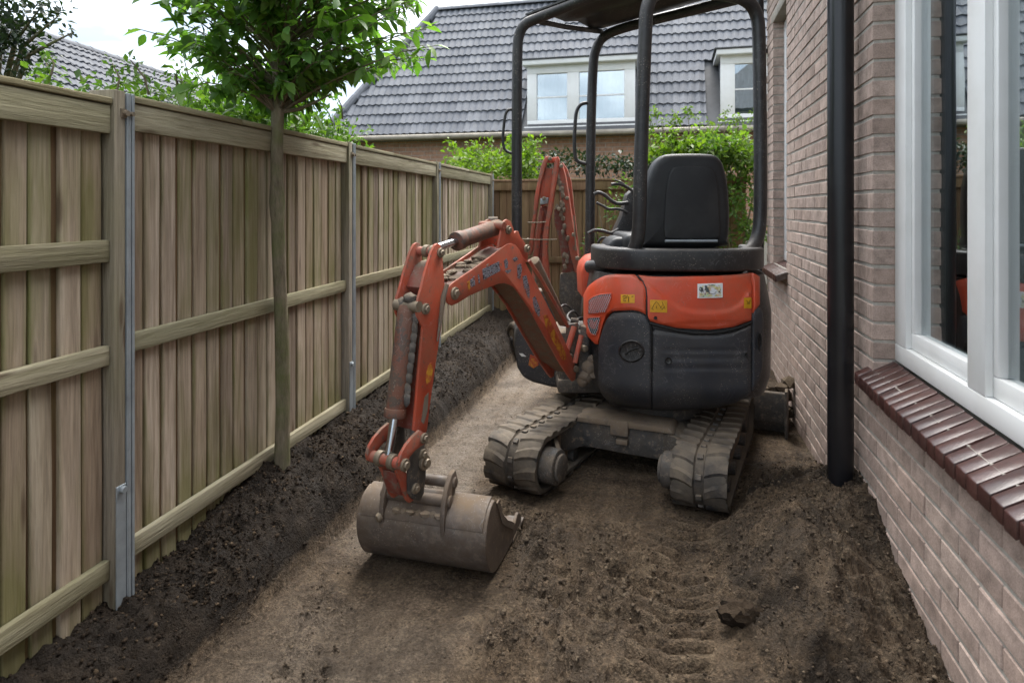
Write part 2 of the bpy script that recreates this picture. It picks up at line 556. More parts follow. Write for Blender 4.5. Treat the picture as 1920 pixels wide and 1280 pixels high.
def m_glass(name, tint=(.75, .8, .8), ior=.36):
    m = Mat(name)
    m.t.nodes.remove(m.b)
    tr = m.n('ShaderNodeBsdfTransparent'); tr.inputs[0].default_value = (*tint, 1)
    gl = m.n('ShaderNodeBsdfGlossy'); gl.inputs['Roughness'].default_value = .01
    gl.inputs['Color'].default_value = (.9, .95, .97, 1)
    ge = m.n('ShaderNodeNewGeometry')
    dt = m.n('ShaderNodeVectorMath'); dt.operation = 'DOT_PRODUCT'
    m.l(ge.outputs['Incoming'], dt.inputs[0]); m.l(ge.outputs['Normal'], dt.inputs[1])
    k = m.math('POWER', m.math('SUBTRACT', 1., m.math('ABSOLUTE', dt.outputs['Value'])), 4.)
    fr = m.math('MULTIPLY_ADD', k, .9, ior)
    bp = m.n('ShaderNodeBump'); bp.inputs['Strength'].default_value = .06; bp.inputs['Distance'].default_value = .02
    m.l(m.noise(1.6, 2), bp.inputs['Height'])
    m.l(bp.outputs[0], gl.inputs['Normal'])
    mx = m.n('ShaderNodeMixShader')
    m.l(fr, mx.inputs[0]); m.l(tr.outputs[0], mx.inputs[1]); m.l(gl.outputs[0], mx.inputs[2])
    m.l(mx.outputs[0], m.out.inputs[0])
    return m.m
GLASS = m_glass('window_glass')

def m_plain(name, c, rough=.7, spec=.3, var=.3, scale=6):
    m = Mat(name, rough, 0, spec)
    m.base(m.mix(var * 1.6, c, m.ramp(m.noise(scale, 5, .6), [(.3, .5), (.7, 1.3)]), 'MULTIPLY'))
    m.bump(m.noise(40, 3), .15, .003)
    return m.m
CURTAIN = m_plain('pale_net_curtain', (.5, .53, .57), .9, .1, .2, 9)
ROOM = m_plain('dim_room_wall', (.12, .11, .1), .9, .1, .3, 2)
BEIGE = m_plain('beige_curtain', (.36, .34, .28), .9, .1, .2, 9)
GUTTER = m_plain('weathered_gutter', (.3, .27, .22), .6, .3, .4, 5)
YELLOW = m_plain('yellow_sticker', (.62, .31, .012), .45, .4, .25, 30)
BLACK = m_plain('black_print', (.012, .012, .012), .5, .3, .1)
LEAD = m_plain('dark_roof_flashing', (.06, .063, .068), .55, .4, .3)

m = Mat('colourful_label_print', .4)
g = m.map((1, 1, 1), None, False)
vc = m.n('ShaderNodeTexVoronoi'); vc.inputs['Scale'].default_value = 70
m.l(g, vc.inputs['Vector'])
h = m.n('ShaderNodeHueSaturation'); h.inputs['Saturation'].default_value = .55; h.inputs['Value'].default_value = .9
m.l(vc.outputs['Color'], h.inputs['Color'])
k = m.ramp(m.noise(45, 4), [(.42, 0.), (.5, 1.)])
k2 = m.ramp(m.noise(28, 3), [(.5, 0.), (.56, 1.)])
c = m.mix(k, (.62, .64, .68), m.mix(.6, h.outputs[0], (.5, .42, .12)))
m.base(m.mix(m.math('MULTIPLY', k2, k), c, (.04, .05, .05)))
LABELPRINT = m.m

m = Mat('scraped_decal_print', .5)
g = m.map((30, 30, 60), None, False)
f = m.noise(2.2, 4, .6, g)
sc = m.noise(26, 6, .75)
c = m.ramp(f, [(.40, (.03, .032, .04)), (.46, (.3, .31, .36)), (.56, (.05, .055, .07)), (.6, (.42, .44, .5))], 'CONSTANT')
m.base(m.mix(m.ramp(sc, [(.56, 0.), (.62, 1.)]), c, (.4, .07, .03)))
DECAL = m.m
m = Mat('worn_yellow_decal', .5)
m.base(m.mix(m.ramp(m.noise(18, 6, .75), [(.42, 0.), (.54, 1.)]), (.6, .3, .03), (.4, .07, .03)))
YDECAL = m.m

m = Mat('radiator_mesh', .5, .3)
wv = m.map((1, 1, 1), None, False)
vo = m.voro(120, wv, 'Distance')
k = m.ramp(vo, [(.3, 0.), (.42, 1.)])
m.base(m.mix(k, (.006, .006, .007), (.03, .032, .036)))
m.bump(vo, .8, .006)
MESHM = m.m

def m_leaf(name, cols, rough=.45, trans=.35):
    m = Mat(name, rough, 0, .45)
    geo = m.n('ShaderNodeNewGeometry')
    rp = geo.outputs['Random Per Island']
    mxr = m.math('FRACT', m.math('ADD', rp, m.rnd()))
    c = m.ramp(mxr, [(i / (len(cols) - 1), k) for i, k in enumerate(cols)])
    c = m.mix(.5, c, m.ramp(m.noise(18, 3), [(.3, .7), (.7, 1.25)]), 'MULTIPLY')
    m.base(c)
    tl = m.n('ShaderNodeBsdfTranslucent')
    m.l(m.mix(1., c, (1.3, 1.5, .6), 'MULTIPLY'), tl.inputs[0])
    mx = m.n('ShaderNodeMixShader'); mx.inputs[0].default_value = trans
    m.l(m.b.outputs[0], mx.inputs[1]); m.l(tl.outputs[0], mx.inputs[2])
    m.l(mx.outputs[0], m.out.inputs[0])
    return m.m
LEAF = m_leaf('dark_green_leaf', [(.068, .15, .03), (.1, .205, .038), (.135, .25, .048), (.08, .17, .05), (.2, .32, .065)], .36, .5)
LIME = m_leaf('lime_green_leaf', [(.075, .14, .018), (.12, .2, .022), (.17, .25, .03), (.06, .11, .018), (.1, .15, .03)], .55, .45)
MIDG = m_leaf('mid_green_leaf', [(.05, .105, .02), (.09, .165, .028), (.065, .125, .03), (.14, .22, .035)], .55, .4)
DARKG = m_leaf('blackish_green_leaf', [(.016, .032, .014), (.026, .048, .02), (.02, .03, .02)], .5, .25)

m = Mat('mossy_bark', .9, 0, .2)
v = m.map((18, 18, 4))
f = m.noise(1.5, 6, .7, v)
c = m.ramp(f, [(.3, (.085, .068, .046)), (.6, (.21, .178, .125)), (.8, (.3, .265, .2))])
m.base(m.mix(m.ramp(m.noise(7, 4), [(.42, 0.), (.65, .75)]), c, (.12, .14, .05)))
m.bump(f, .9, .012)
BARK = m.m

m = Mat('soil', .9, 0, .25)
at_ = m.attr('soil')
big = m.noise(1.6, 4, .6); mid = m.noise(8, 6, .65); fine = m.noise(60, 6, .7); fin2 = m.noise(200, 3, .6)
tan = m.ramp(mid, [(.28, (.08, .054, .034)), (.5, (.148, .105, .068)), (.74, (.22, .163, .106))])
och = m.ramp(big, [(.45, 0.), (.7, .6)])
tan = m.mix(och, tan, (.13, .088, .052))
wet = m.noise(2.6, 7, .72, None, .8)
mpn = m.n('ShaderNodeMapping'); mpn.inputs['Rotation'].default_value = (0, 0, .245); m.l(m.co(), mpn.inputs[0])
mps = m.n('ShaderNodeMapping'); mps.inputs['Scale'].default_value = (9, 1.1, 1); m.l(mpn.outputs[0], mps.inputs[0])
scrp = m.noise(1, 6, .7, mps.outputs[0], .4)
tan = m.mix(.8, tan, m.ramp(scrp, [(.3, .55), (.5, 1.), (.7, 1.4)]), 'MULTIPLY')
tan = m.mix(m.math('MULTIPLY', m.attr('pale'), m.ramp(scrp, [(.3, .35), (.6, 1.)])), tan, (.23, .192, .155))
grit = m.noise(95, 4, .8)
tan = m.mix(.8, tan, m.ramp(grit, [(.36, .45), (.5, 1.), (.66, 1.5)]), 'MULTIPLY')
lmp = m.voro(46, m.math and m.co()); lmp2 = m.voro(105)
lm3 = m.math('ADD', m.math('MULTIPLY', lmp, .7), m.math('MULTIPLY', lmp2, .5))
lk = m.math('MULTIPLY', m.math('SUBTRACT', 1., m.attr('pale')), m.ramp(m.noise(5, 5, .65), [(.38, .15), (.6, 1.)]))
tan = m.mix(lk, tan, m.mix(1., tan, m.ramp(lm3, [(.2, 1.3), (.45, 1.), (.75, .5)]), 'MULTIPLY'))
tan = m.mix(m.ramp(wet, [(.5, 0.), (.62, .55)]), tan, (.06, .044, .031))
drk = m.ramp(mid, [(.25, (.012, .008, .0052)), (.5, (.025, .0172, .0112)), (.75, (.055, .039, .0255))])
fac = m.math('ADD', at_, m.math('MULTIPLY', m.math('SUBTRACT', mid, .5), .9))
c = m.mix(m.ramp(fac, [(.42, 0.), (.62, 1.)]), tan, drk)
c = m.mix(.75, c, m.ramp(fine, [(.3, .5), (.52, 1.), (.72, 1.3)]), 'MULTIPLY')
c = m.mix(m.attr('grass'), c, (.05, .08, .02))
m.base(c)
m.rough(m.ramp(wet, [(.4, .92), (.62, .55)]))
m.bump(m.math('ADD', m.math('MULTIPLY', m.math('MULTIPLY', lm3, lk), -1.1), m.math('ADD', m.math('MULTIPLY', grit, .8), m.math('ADD', fine, m.math('MULTIPLY', fin2, .5)))), 1., .018)
SOIL = m.m

m = Mat('dark_soil_clod', .95, 0, .15)
ge = m.n('ShaderNodeNewGeometry')
c = m.ramp(ge.outputs['Random Per Island'], [(0, (.012, .008, .0052)), (.5, (.024, .0165, .011)), (.85, (.05, .035, .023)), (1, (.11, .078, .05))])
m.base(m.mix(.7, c, m.ramp(m.noise(90, 5, .7), [(.3, .5), (.7, 1.4)]), 'MULTIPLY'))
m.bump(m.noise(120, 5, .7), .8, .008)
CLOD = m.m
m = Mat('brown_soil_clod', .95, 0, .15)
ge = m.n('ShaderNodeNewGeometry')
c = m.ramp(ge.outputs['Random Per Island'], [(0, (.03, .0215, .0145)), (.6, (.06, .044, .031)), (1, (.15, .113, .078))])
m.base(m.mix(.7, c, m.ramp(m.noise(90, 5, .7), [(.3, .5), (.7, 1.4)]), 'MULTIPLY'))
CLODM = m.m
m = Mat('tan_soil_clod', .95, 0, .15)
ge = m.n('ShaderNodeNewGeometry')
c = m.ramp(ge.outputs['Random Per Island'], [(0, (.06, .044, .031)), (.55, (.1, .076, .054)), (1, (.17, .13, .09))])
m.base(m.mix(.7, c, m.ramp(m.noise(90, 5, .7), [(.3, .5), (.7, 1.4)]), 'MULTIPLY'))
m.bump(m.noise(120, 5, .7), .8, .008)
CLODT = m.m
# ------------------------------------------------------------------ ground (one sheet)
TF = math.atan(.2); TW = math.atan(.25)
FO = (-1.915, 0.0); HO = (.925, 0.0)
def f_local(x, y):
    dx = x - FO[0]; dy = y - FO[1]
    return dx * math.cos(TF) - dy * math.sin(TF), dx * math.sin(TF) + dy * math.cos(TF)
def f_world(a, b, z=0.):
    return Vector((FO[0] + a * math.cos(TF) + b * math.sin(TF), FO[1] - a * math.sin(TF) + b * math.cos(TF), z))
def w_local(x, y):
    dx = x - HO[0]; dy = y - HO[1]
    return dx * math.cos(TW) - dy * math.sin(TW), dx * math.sin(TW) + dy * math.cos(TW)
def w_world(a, b, z=0.):
    return Vector((HO[0] + a * math.cos(TW) + b * math.sin(TW), HO[1] - a * math.sin(TW) + b * math.cos(TW), z))

# track frames: origin, forward, right, width
TRK = [((-.023, 3.607), (.5, .866), (.866, -.5), .33, 1.5),
       ((.978, 3.373), (.438, .899), (.899, -.438), .285, 1.5)]

LAST = {}
def soil_height(x, y, want_pale=False):
    """height, darkness, grass"""
    xf, yf = f_local(x, y)
    dl, sw = w_local(x, y)
    dw = -dl
    n1 = fbm(x, y, 1.7, 4, 3) - .5
    n2 = fbm(x, y, 9, 4, 11) - .5
    n3 = fbm(x, y, 34, 3, 23) - .5
    rg = fbm(x, y, 15, 4, 31, .55, True)
    w = np.clip(.335 + .06 * (yf - 2.4), .3, .56) + .05 * n1 + .02 * n2
    t = np.clip(xf / w, 0, 1.2)
    top = .245 + .10 * smooth(2.5, 3.3, yf) + .05 * n1 + .03 * np.exp(-((yf - 3.35) / .45) ** 2) * np.clip(1 - xf / .3, 0, 1)
    prof = np.clip(1 - .26 * t, 0, 1) * np.clip(1 - np.clip(t, 0, 1) ** 9, 0, 1) ** .8
    bank = top * prof
    onb = np.clip(prof * 1.9, 0, 1)
    # loose spoil against the house
    cz = .33 * np.exp(-((sw - 3.25) / .62) ** 2) + .05 * np.exp(-((sw - 1.9) / .6) ** 2)
    mw = .62 + .16 * np.exp(-((sw - 2.6) / .7) ** 2) + .12 * n1
    m1 = cz * np.clip(1 - np.clip(dw, 0, 9) / mw, 0, 1) ** 1.15
    m2 = .25 * np.exp(-((sw - 2.55) / .55) ** 2) * np.exp(-((dw - .36) / .25) ** 2)
    mound = m1 + m2
    onm = np.clip((mound - .012) * 16, 0, 1)
    far = .16 * np.exp(-((sw - 6.0) / .5) ** 2) * np.exp(-((dw - .12) / .3) ** 2)
    # rough middle and smoother strip next to the bank
    wob = fbm(x, y, 2.2, 4, 77) - .5
    rough = np.exp(-((x - .30) / .42) ** 4 - ((y - 2.75) / .62) ** 4)
    rough = np.maximum(rough, .8 * np.exp(-((x + .05) / .10) ** 2 - ((y - 3.9) / .7) ** 4))
    rough = np.maximum(rough, .75 * np.exp(-((x - .05) / .22) ** 4 - ((y - 2.02) / .16) ** 4))
    rough = np.maximum(rough, .6 * np.exp(-((x + .75) / .14) ** 4 - ((y - 2.55) / .5) ** 4))
    rough = np.maximum(rough, .7 * np.exp(-((x - 1.2) / .25) ** 4 - ((y - 3.9) / .6) ** 4))
    rough = np.clip(rough * (1 + 1.6 * wob) + .5 * wob, 0, 1)
    z = bank + mound + far
    z = z + .05 * n1 * smooth(.5, 1.2, xf) * (1 - onb)
    alng = x * .243 + y * .97; acr = x * .97 - y * .243
    z = z + .016 * (fbm(acr * 9, alng * 1.3, 1., 4, 91) - .5) * (1 - onb) * (1 - onm)
    ox, oy = 1.0, 3.45
    px_ = x - ox; py_ = y - oy
    fx, fy = -.36, -.933
    al = px_ * fx + py_ * fy
    ac = px_ * fy * -1 + py_ * fx
    ac = (px_ * .933 - py_ * .36)
    ins = smooth(.17, .13, np.abs(ac)) * smooth(-.2, .05, al) * smooth(2.2, 1.3, al)
    amp = .013 + .036 * onb * smooth(.98, .72, t)  + .05 * onm + .075 * rough
    amp = amp * (1 - .85 * ins)
    cl = clods(x + .3 * n2, y, 13, 5) * .5 + clods(x, y + .2 * n2, 27, 9) * .3 + clods(x, y, 60, 14) * .14
    z = z + amp * (cl - .35) * 1.1 + amp * (rg - .5) * .9 + (.006 + amp * .5) * n2 * 1.4 + (.004 + amp * .3) * n3
    # prints of the right-hand track coming back to the camera
    rid = smooth(.25, .75, np.abs(((al + .35 * np.abs(ac) + .02 * n2) / .095) % 1 - .5) * 2)
    z = z + ins * (-.034 + .05 * rid * smooth(.2, .5, fbm(x, y, 6, 3, 41)) ) + .02 * smooth(.06, .0, np.abs(np.abs(ac) - .2)) * smooth(-.1, .1, al) * smooth(2.2, 1.3, al) * (n2 + .5)
    # pressed flat under the tracks, and behind the fence
    for (o, tt, rr, wd, ln) in TRK:
        a = (x - o[0]) * tt[0] + (y - o[1]) * tt[1]
        b = (x - o[0]) * rr[0] + (y - o[1]) * rr[1]
        k = smooth(wd / 2 + .1, wd / 2, np.abs(b)) * smooth(-.05, .06, a) * smooth(ln + .1, ln, a)
        z = z * (1 - k) - .004 * k
    # under the bucket
    k = smooth(.46, .36, np.sqrt(((x + .38) / 1.1) ** 2 + (y - 3.0) ** 2))
    z = z * (1 - k) - .008 * k
    beh = smooth(.0, -.06, xf) * (yf > -2)
    z = z * (1 - beh) + beh * (.2 + .03 * n1)
    farx = smooth(9.0, 10.5, y)
    z = z * (1 - farx) + farx * .2
    ih = smooth(.03, .12, dl) * (y < 8)
    z = z * (1 - ih)
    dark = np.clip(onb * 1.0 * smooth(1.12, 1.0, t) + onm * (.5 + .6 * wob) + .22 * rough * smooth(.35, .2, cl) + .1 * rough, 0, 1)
    LAST['rough'] = rough
    dark = np.where(beh > .5, .8, dark)
    grass = np.clip(beh * smooth(-.3, -.8, xf) + farx, 0, 1) * .8
    pale = np.exp(-((xf - w - .26) / .24) ** 4) * smooth(3.0, 3.6, yf) * smooth(8, 6.5, yf)
    pale = np.maximum(pale, .55 * np.exp(-((xf - w - .45) / .4) ** 4) * smooth(3.2, 2.6, yf))
    pale = np.clip(pale * (1 + 1.2 * wob) * (1 - onb), 0, 1)
    if want_pale: return z, dark, grass, pale
    return z, dark, grass

def axis(segs):
    out = [segs[0][0]]
    for a, b, d in segs:
        n = max(1, int(round((b - a) / d)))
        out += list(np.linspace(a, b, n + 1)[1:])
    return np.array(out)
xs = axis([(-320, -40, 70), (-40, -8, 8), (-8, -2.4, .7), (-2.4, -1.7, .06), (-1.7, 1.95, .0115), (1.95, 2.9, .03), (2.9, 8, .6), (8, 40, 8), (40, 320, 70)])
ys = axis([(-60, -6, 18), (-6, 1.0, 1), (1.0, 1.7, .05), (1.7, 4.6, .0115), (4.6, 6.4, .022), (6.4, 9.5, .06), (9.5, 16, .7), (16, 60, 11), (60, 400, 85)])
GX, GY = np.meshgrid(xs, ys)
z, dk, gr, pl = soil_height(GX.ravel(), GY.ravel(), True)
far = smooth(5, 9, np.maximum(np.abs(GX.ravel()), np.abs(GY.ravel() - 5) - 4))
z = z * (1 - far) + .2 * far * (GY.ravel() > 6) 
gr = np.maximum(gr, far * .8)
nx, ny = len(xs), len(ys)
me = bpy.data.meshes.new('ground')
co = np.stack([GX.ravel(), GY.ravel(), z], 1).astype(np.float32)
i = np.arange((ny - 1) * (nx - 1)); r_, c_ = i // (nx - 1), i % (nx - 1)
q = np.stack([r_ * nx + c_, r_ * nx + c_ + 1, (r_ + 1) * nx + c_ + 1, (r_ + 1) * nx + c_], 1).astype(np.int32)
me.vertices.add(len(co)); me.vertices.foreach_set('co', co.ravel())
me.loops.add(q.size); me.loops.foreach_set('vertex_index', q.ravel())
me.polygons.add(len(q))
me.polygons.foreach_set('loop_start', np.arange(0, q.size, 4, dtype=np.int32))
me.polygons.foreach_set('use_smooth', np.ones(len(q), bool))
a = me.attributes.new('soil', 'FLOAT', 'POINT'); a.data.foreach_set('value', dk.astype(np.float32))
a = me.attributes.new('pale', 'FLOAT', 'POINT'); a.data.foreach_set('value', pl.astype(np.float32))
a = me.attributes.new('grass', 'FLOAT', 'POINT'); a.data.foreach_set('value', gr.astype(np.float32))
me.materials.append(SOIL)
me.update(calc_edges=True); me.validate()
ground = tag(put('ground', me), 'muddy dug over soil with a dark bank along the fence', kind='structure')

# loose crumbs of soil lying on the bank, the spoil heap and the rough middle
bm = bmesh.new(); bmesh.ops.create_icosphere(bm, subdivisions=1, radius=1)
ICO_V = np.array([v.co[:] for v in bm.verts]); ICO_F = np.array([[v.index for v in f.verts] for f in bm.faces]); bm.free()
OCV = np.array([(1, 0, 0), (-1, 0, 0), (0, 1, 0), (0, -1, 0), (0, 0, 1), (0, 0, -1)], float)
OCF = np.array([(0, 2, 4), (2, 1, 4), (1, 3, 4), (3, 0, 4), (2, 0, 5), (1, 2, 5), (3, 1, 5), (0, 3, 5)])
def crumbs(name, mat, pts, sizes, label, fine=False):
    N = len(pts)
    icv, icf = (OCV, OCF) if fine else (ICO_V, ICO_F)
    jit = 1 + rng.uniform(-.42, .42, (N, len(icv), 1))
    sq = rng.uniform(.55, 1.25, (N, 1, 3))
    ang = rng.uniform(0, 6.28, N)
    V = icv[None] * jit * sq
    ca, sa = np.cos(ang)[:, None], np.sin(ang)[:, None]
    V = np.stack([V[..., 0] * ca - V[..., 1] * sa, V[..., 0] * sa + V[..., 1] * ca, V[..., 2] * .75], -1)
    V = V * sizes[:, None, None] + pts[:, None, :]
    Fc = (icf[None] + (np.arange(N) * len(icv))[:, None, None]).reshape(-1, 3)
    me = bpy.data.meshes.new(name)
    me.vertices.add(N * len(icv)); me.vertices.foreach_set('co', V.astype(np.float32).ravel())
    me.loops.add(Fc.size); me.loops.foreach_set('vertex_index', Fc.astype(np.int32).ravel())
    me.polygons.add(len(Fc)); me.polygons.foreach_set('loop_start', np.arange(0, Fc.size, 3, dtype=np.int32))
    me.polygons.foreach_set('use_smooth', np.ones(len(Fc), bool))
    me.materials.append(mat); me.update(calc_edges=True)
    return tag(put(name, me), label, kind='stuff')
def scatter(n, fn):
    P = fn(n)
    z, d, g = soil_height(P[:, 0], P[:, 1])
    return P, z, d
def bank_pts(n):
    yf = 1.5 + 6.5 * rng.random(n) ** 1.5
    xf = rng.random(n) ** .9 * (np.clip(.335 + .06 * (yf - 2.4), .3, .56) * 1.0)
    return np.stack([FO[0] + xf * math.cos(TF) + yf * math.sin(TF), FO[1] - xf * math.sin(TF) + yf * math.cos(TF)], 1)
P, z, d = scatter(30000, bank_pts)
k = (d > .3) & (rng.random(len(P)) < .25 + 1.1 * smooth(.35, .6, fbm(P[:, 0], P[:, 1], 4, 3, 61)))
P, z = P[k], z[k]
s = .0018 + .0085 * rng.random(len(P)) ** 5
crumbs('bank_soil_crumbs', CLOD, np.column_stack([P, z + s * .2]), s, 'dark crumbled topsoil covering the bank below the fence', False)
def mound_pts(n):
    sw = 1.7 + 2.6 * rng.random(n); dw = rng.random(n) ** 1.3 * 1.0
    return np.stack([HO[0] - dw * math.cos(TW) + sw * math.sin(TW), HO[1] + dw * math.sin(TW) + sw * math.cos(TW)], 1)
P, z, d = scatter(16000, mound_pts)
k = rng.random(len(P)) < np.clip(d * 1.4, .1, 1)
P, z = P[k], z[k]
s = .0018 + .008 * rng.random(len(P)) ** 5
crumbs('spoil_soil_crumbs', CLODM, np.column_stack([P, z + s * .2]), s, 'loose brown crumbs on the soil heaped against the house wall')
def mid_pts(n):
    return np.stack([rng.uniform(-1.2, 1.6, n), 1.9 + 4 * rng.random(n) ** 1.4], 1)
P, z, d = scatter(42000, mid_pts)
xf, yf = f_local(P[:, 0], P[:, 1]); dl, sw = w_local(P[:, 0], P[:, 1])
dens = fbm(P[:, 0], P[:, 1], 1.6, 3, 55)
k = (xf > .45) & (dl < -.05) & (rng.random(len(P)) < np.clip(LAST['rough'] * .9, .0, .85) + .16 * smooth(.4, .6, dens) + .04)
for (o, tt, rr, wd, ln) in TRK:
    a_ = (P[:, 0] - o[0]) * tt[0] + (P[:, 1] - o[1]) * tt[1]; b_ = (P[:, 0] - o[0]) * rr[0] + (P[:, 1] - o[1]) * rr[1]
    k &= ~((np.abs(b_) < wd / 2 + .02) & (a_ > 0) & (a_ < ln))
s = .0016 + (.006 + .009 * LAST['rough']) * rng.random(len(P)) ** 6
P, z, s = P[k], z[k], s[k]
crumbs('path_soil_crumbs', CLODT, np.column_stack([P, z + s * .15]), s, 'small tan crumbs scattered over the flattened mud', True)

# one big dark clod right of the track print
def lump(g, c, r, seed, n=2):
    bm = bmesh.new(); bmesh.ops.create_icosphere(bm, subdivisions=n, radius=1)
    rr = random.Random(seed)
    vs_ = []
    for v in bm.verts:
        k = 1 + rr.uniform(-.16, .16)
        vs_.append((c[0] + v.co.x * r[0] * k, c[1] + v.co.y * r[1] * k, c[2] + v.co.z * r[2] * k))
    g.add(vs_, [tuple(v.index for v in f.verts) for f in bm.faces]); bm.free()
p = at(1384, 1143, 2.5)
hz_ = float(soil_height(np.array([p.x]), np.array([p.y]))[0][0])
for _ in range(6):
    p = at(1384, 1143, (CAMZ - hz_ - .03) * F / (1143 - HOR)); hz_ = float(soil_height(np.array([p.x]), np.array([p.y]))[0][0])
g = G(); lump(g, (p.x, p.y, hz_ + .02), (.075, .055, .045), 4, 3); lump(g, (p.x + .055, p.y + .015, hz_ + .01), (.045, .04, .03), 5, 2)
tag(g.build('soil_clod', CLOD), 'fist sized dark clod of soil beside the heap at the house wall', 'clod')

# ------------------------------------------------------------------ left fence
fence = thing('garden_fence', 'long weathered wooden board fence with steel edged posts along the dark bank', 'fence', (FO[0], FO[1], 0), -TF)
def plank_mesh(i, w, t, h):
    rr = random.Random(i)
    g = G()
    rows = []
    N = 6
    for k in range(N + 1):
        zz = h * k / N
        dx = rr.uniform(-.0015, .0015); tw = rr.uniform(-.0015, .0015)
        cup = .002 * rr.choice((-1, 1))
        ys_ = [-w / 2, -w / 2 + .004, 0, w / 2 - .004, w / 2]
        fr = [-.003, 0, cup * .5, 0, -.003]
        rows.append([(t + f_ + dx + tw * (y_ / w) * 2, y_, zz) for y_, f_ in zip(ys_, fr)])
    g.grid(rows, thick=(-t, 0, 0))
    return g.mesh('plank', WOODV, True, 0, 1, 30)
PLANKS = [plank_mesh(i, .079, .02, 1.93) for i in range(6)]
posts_y = [.5, 2.356, 4.21, 6.02, 8.21]
rr = random.Random(3)
g = G()
for a_, b_ in zip(posts_y[:-1], posts_y[1:]):
    y0, y1 = a_ + .048, b_ - .048
    n = int(round((y1 - y0) / .0935)); pitch = (y1 - y0) / n
    for k in range(n):
        yy = y0 + (k + .5) * pitch + rr.uniform(-.004, .004)
        M = Matrix.Translation((rr.uniform(-.005, .005), yy, .1 + rr.uniform(-.01, .01))) @ Matrix.Rotation(R(rr.uniform(-.25, .25)), 4, 'X') @ Matrix.Diagonal((1, rr.uniform(.93, 1.06), 1, 1))
        put('plank', rr.choice(PLANKS), fence, M)
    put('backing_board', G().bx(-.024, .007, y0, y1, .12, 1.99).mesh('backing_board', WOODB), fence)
    zr = [(1.93, 2.03, .050), (1.115, 1.185, .046), (.36, .43, .046)]
    if a_ < 1: zr.append((1.478, 1.556, .046))
    for z0, z1, xx in zr:
        gg = G(); gg.bx(.0205, xx, y0 - .002, y1 + .002, z0, z1)
        me = gg.mesh('rail', WOODH, True, .004, 2)
        # recentre so that every rail has its own grain
        dz_ = -.022 if a_ < 1 else 0
        c = Vector((.03, (y0 + y1) / 2, (z0 + z1) / 2))
        me.transform(Matrix.Translation(-c))
        o = put('rail', me, fence, Matrix.Translation(c + Vector((0, 0, dz_))))
    # capping board in two or three lengths
    cuts = [y0 - .004, y0 + (y1 - y0) * rr.uniform(.3, .6), y1 + .004]
    for c0, c1 in zip(cuts[:-1], cuts[1:]):
        gg = G(); gg.bx(-.035, .058, c0 + .002, c1 - .002, 2.033, 2.056 + rr.uniform(-.003, .003))
        me = gg.mesh('capping_board', WOODH, True, .004, 2)
        c = Vector((.01, (c0 + c1) / 2, 2.04)); me.transform(Matrix.Translation(-c))
        put('capping_board', me, fence, Matrix.Translation(c + Vector((0, 0, dz_))) @ Matrix.Rotation(R(rr.uniform(-.1, .1)), 4, 'X'))
for i, yy in enumerate(posts_y):
    g = G(); g.bx(-.045, .062, yy - .044, yy + .006, -.1, 2.065)
    p = g.build('post', WOODP, fence, bevel=.004, local=True)
    # galvanised U channel along the post
    g = G()
    g.bx(-.045, .068, yy + .0075, yy + .012, -.1, 2.06)
    g.bx(.060, .068, yy + .012, yy + .026, -.1, 2.06)
    g.bx(.048, .056, yy + .026, yy + .031, -.1, 2.06)
    g.bx(.060, .068, yy + .031, yy + .043, -.1, 2.06)
    g.bx(-.045, .060, yy + .0385, yy + .0435, -.1, 2.06)
    g.build('steel_channel', GALV, p, bevel=.0012, segs=1, local=True)
    g = G()
    for zz in (1.985,):
        g.cyl((.062, yy + .0, zz), (.078, yy + .0, zz), .011, 8)
        g.cyl((.068, yy + .022, zz), (.082, yy + .022, zz), .009, 6)
        g.bx(.062, .066, yy - .018, yy + .012, zz - .016, zz + .016)
    g.build('bolt', BOLT, p, local=True)
    if i in (1, 2):
        g = G(); g.bx(.0625, .0665, yy - .040, yy + .004, .2, .66)
        g.cyl((.066, yy - .018, .645), (.082, yy - .018, .645), .013, 8)
        g.build('base_bracket', GALV, p, bevel=.001, segs=1, local=True)

# ------------------------------------------------------------------ fence across the end
c0 = f_world(0, 8.42)
bf = thing('back_fence', 'brown board fence closing the end of the alley behind the second arm', 'fence', (c0.x, c0.y, 0), -TW)
BP = []
for i in range(4):
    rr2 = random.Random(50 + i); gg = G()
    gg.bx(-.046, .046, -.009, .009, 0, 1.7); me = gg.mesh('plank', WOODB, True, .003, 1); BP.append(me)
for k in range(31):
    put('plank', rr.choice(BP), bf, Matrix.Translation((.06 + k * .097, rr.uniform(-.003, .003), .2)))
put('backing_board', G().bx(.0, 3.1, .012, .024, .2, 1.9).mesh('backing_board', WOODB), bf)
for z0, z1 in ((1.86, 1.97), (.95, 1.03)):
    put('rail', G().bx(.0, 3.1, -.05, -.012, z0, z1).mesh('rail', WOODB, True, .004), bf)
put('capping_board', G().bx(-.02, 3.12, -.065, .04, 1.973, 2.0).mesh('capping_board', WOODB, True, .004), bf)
put('post', G().bx(-.08, -.005, -.05, .05, -.1, 2.03).mesh('post', WOODP, True, .004), bf)

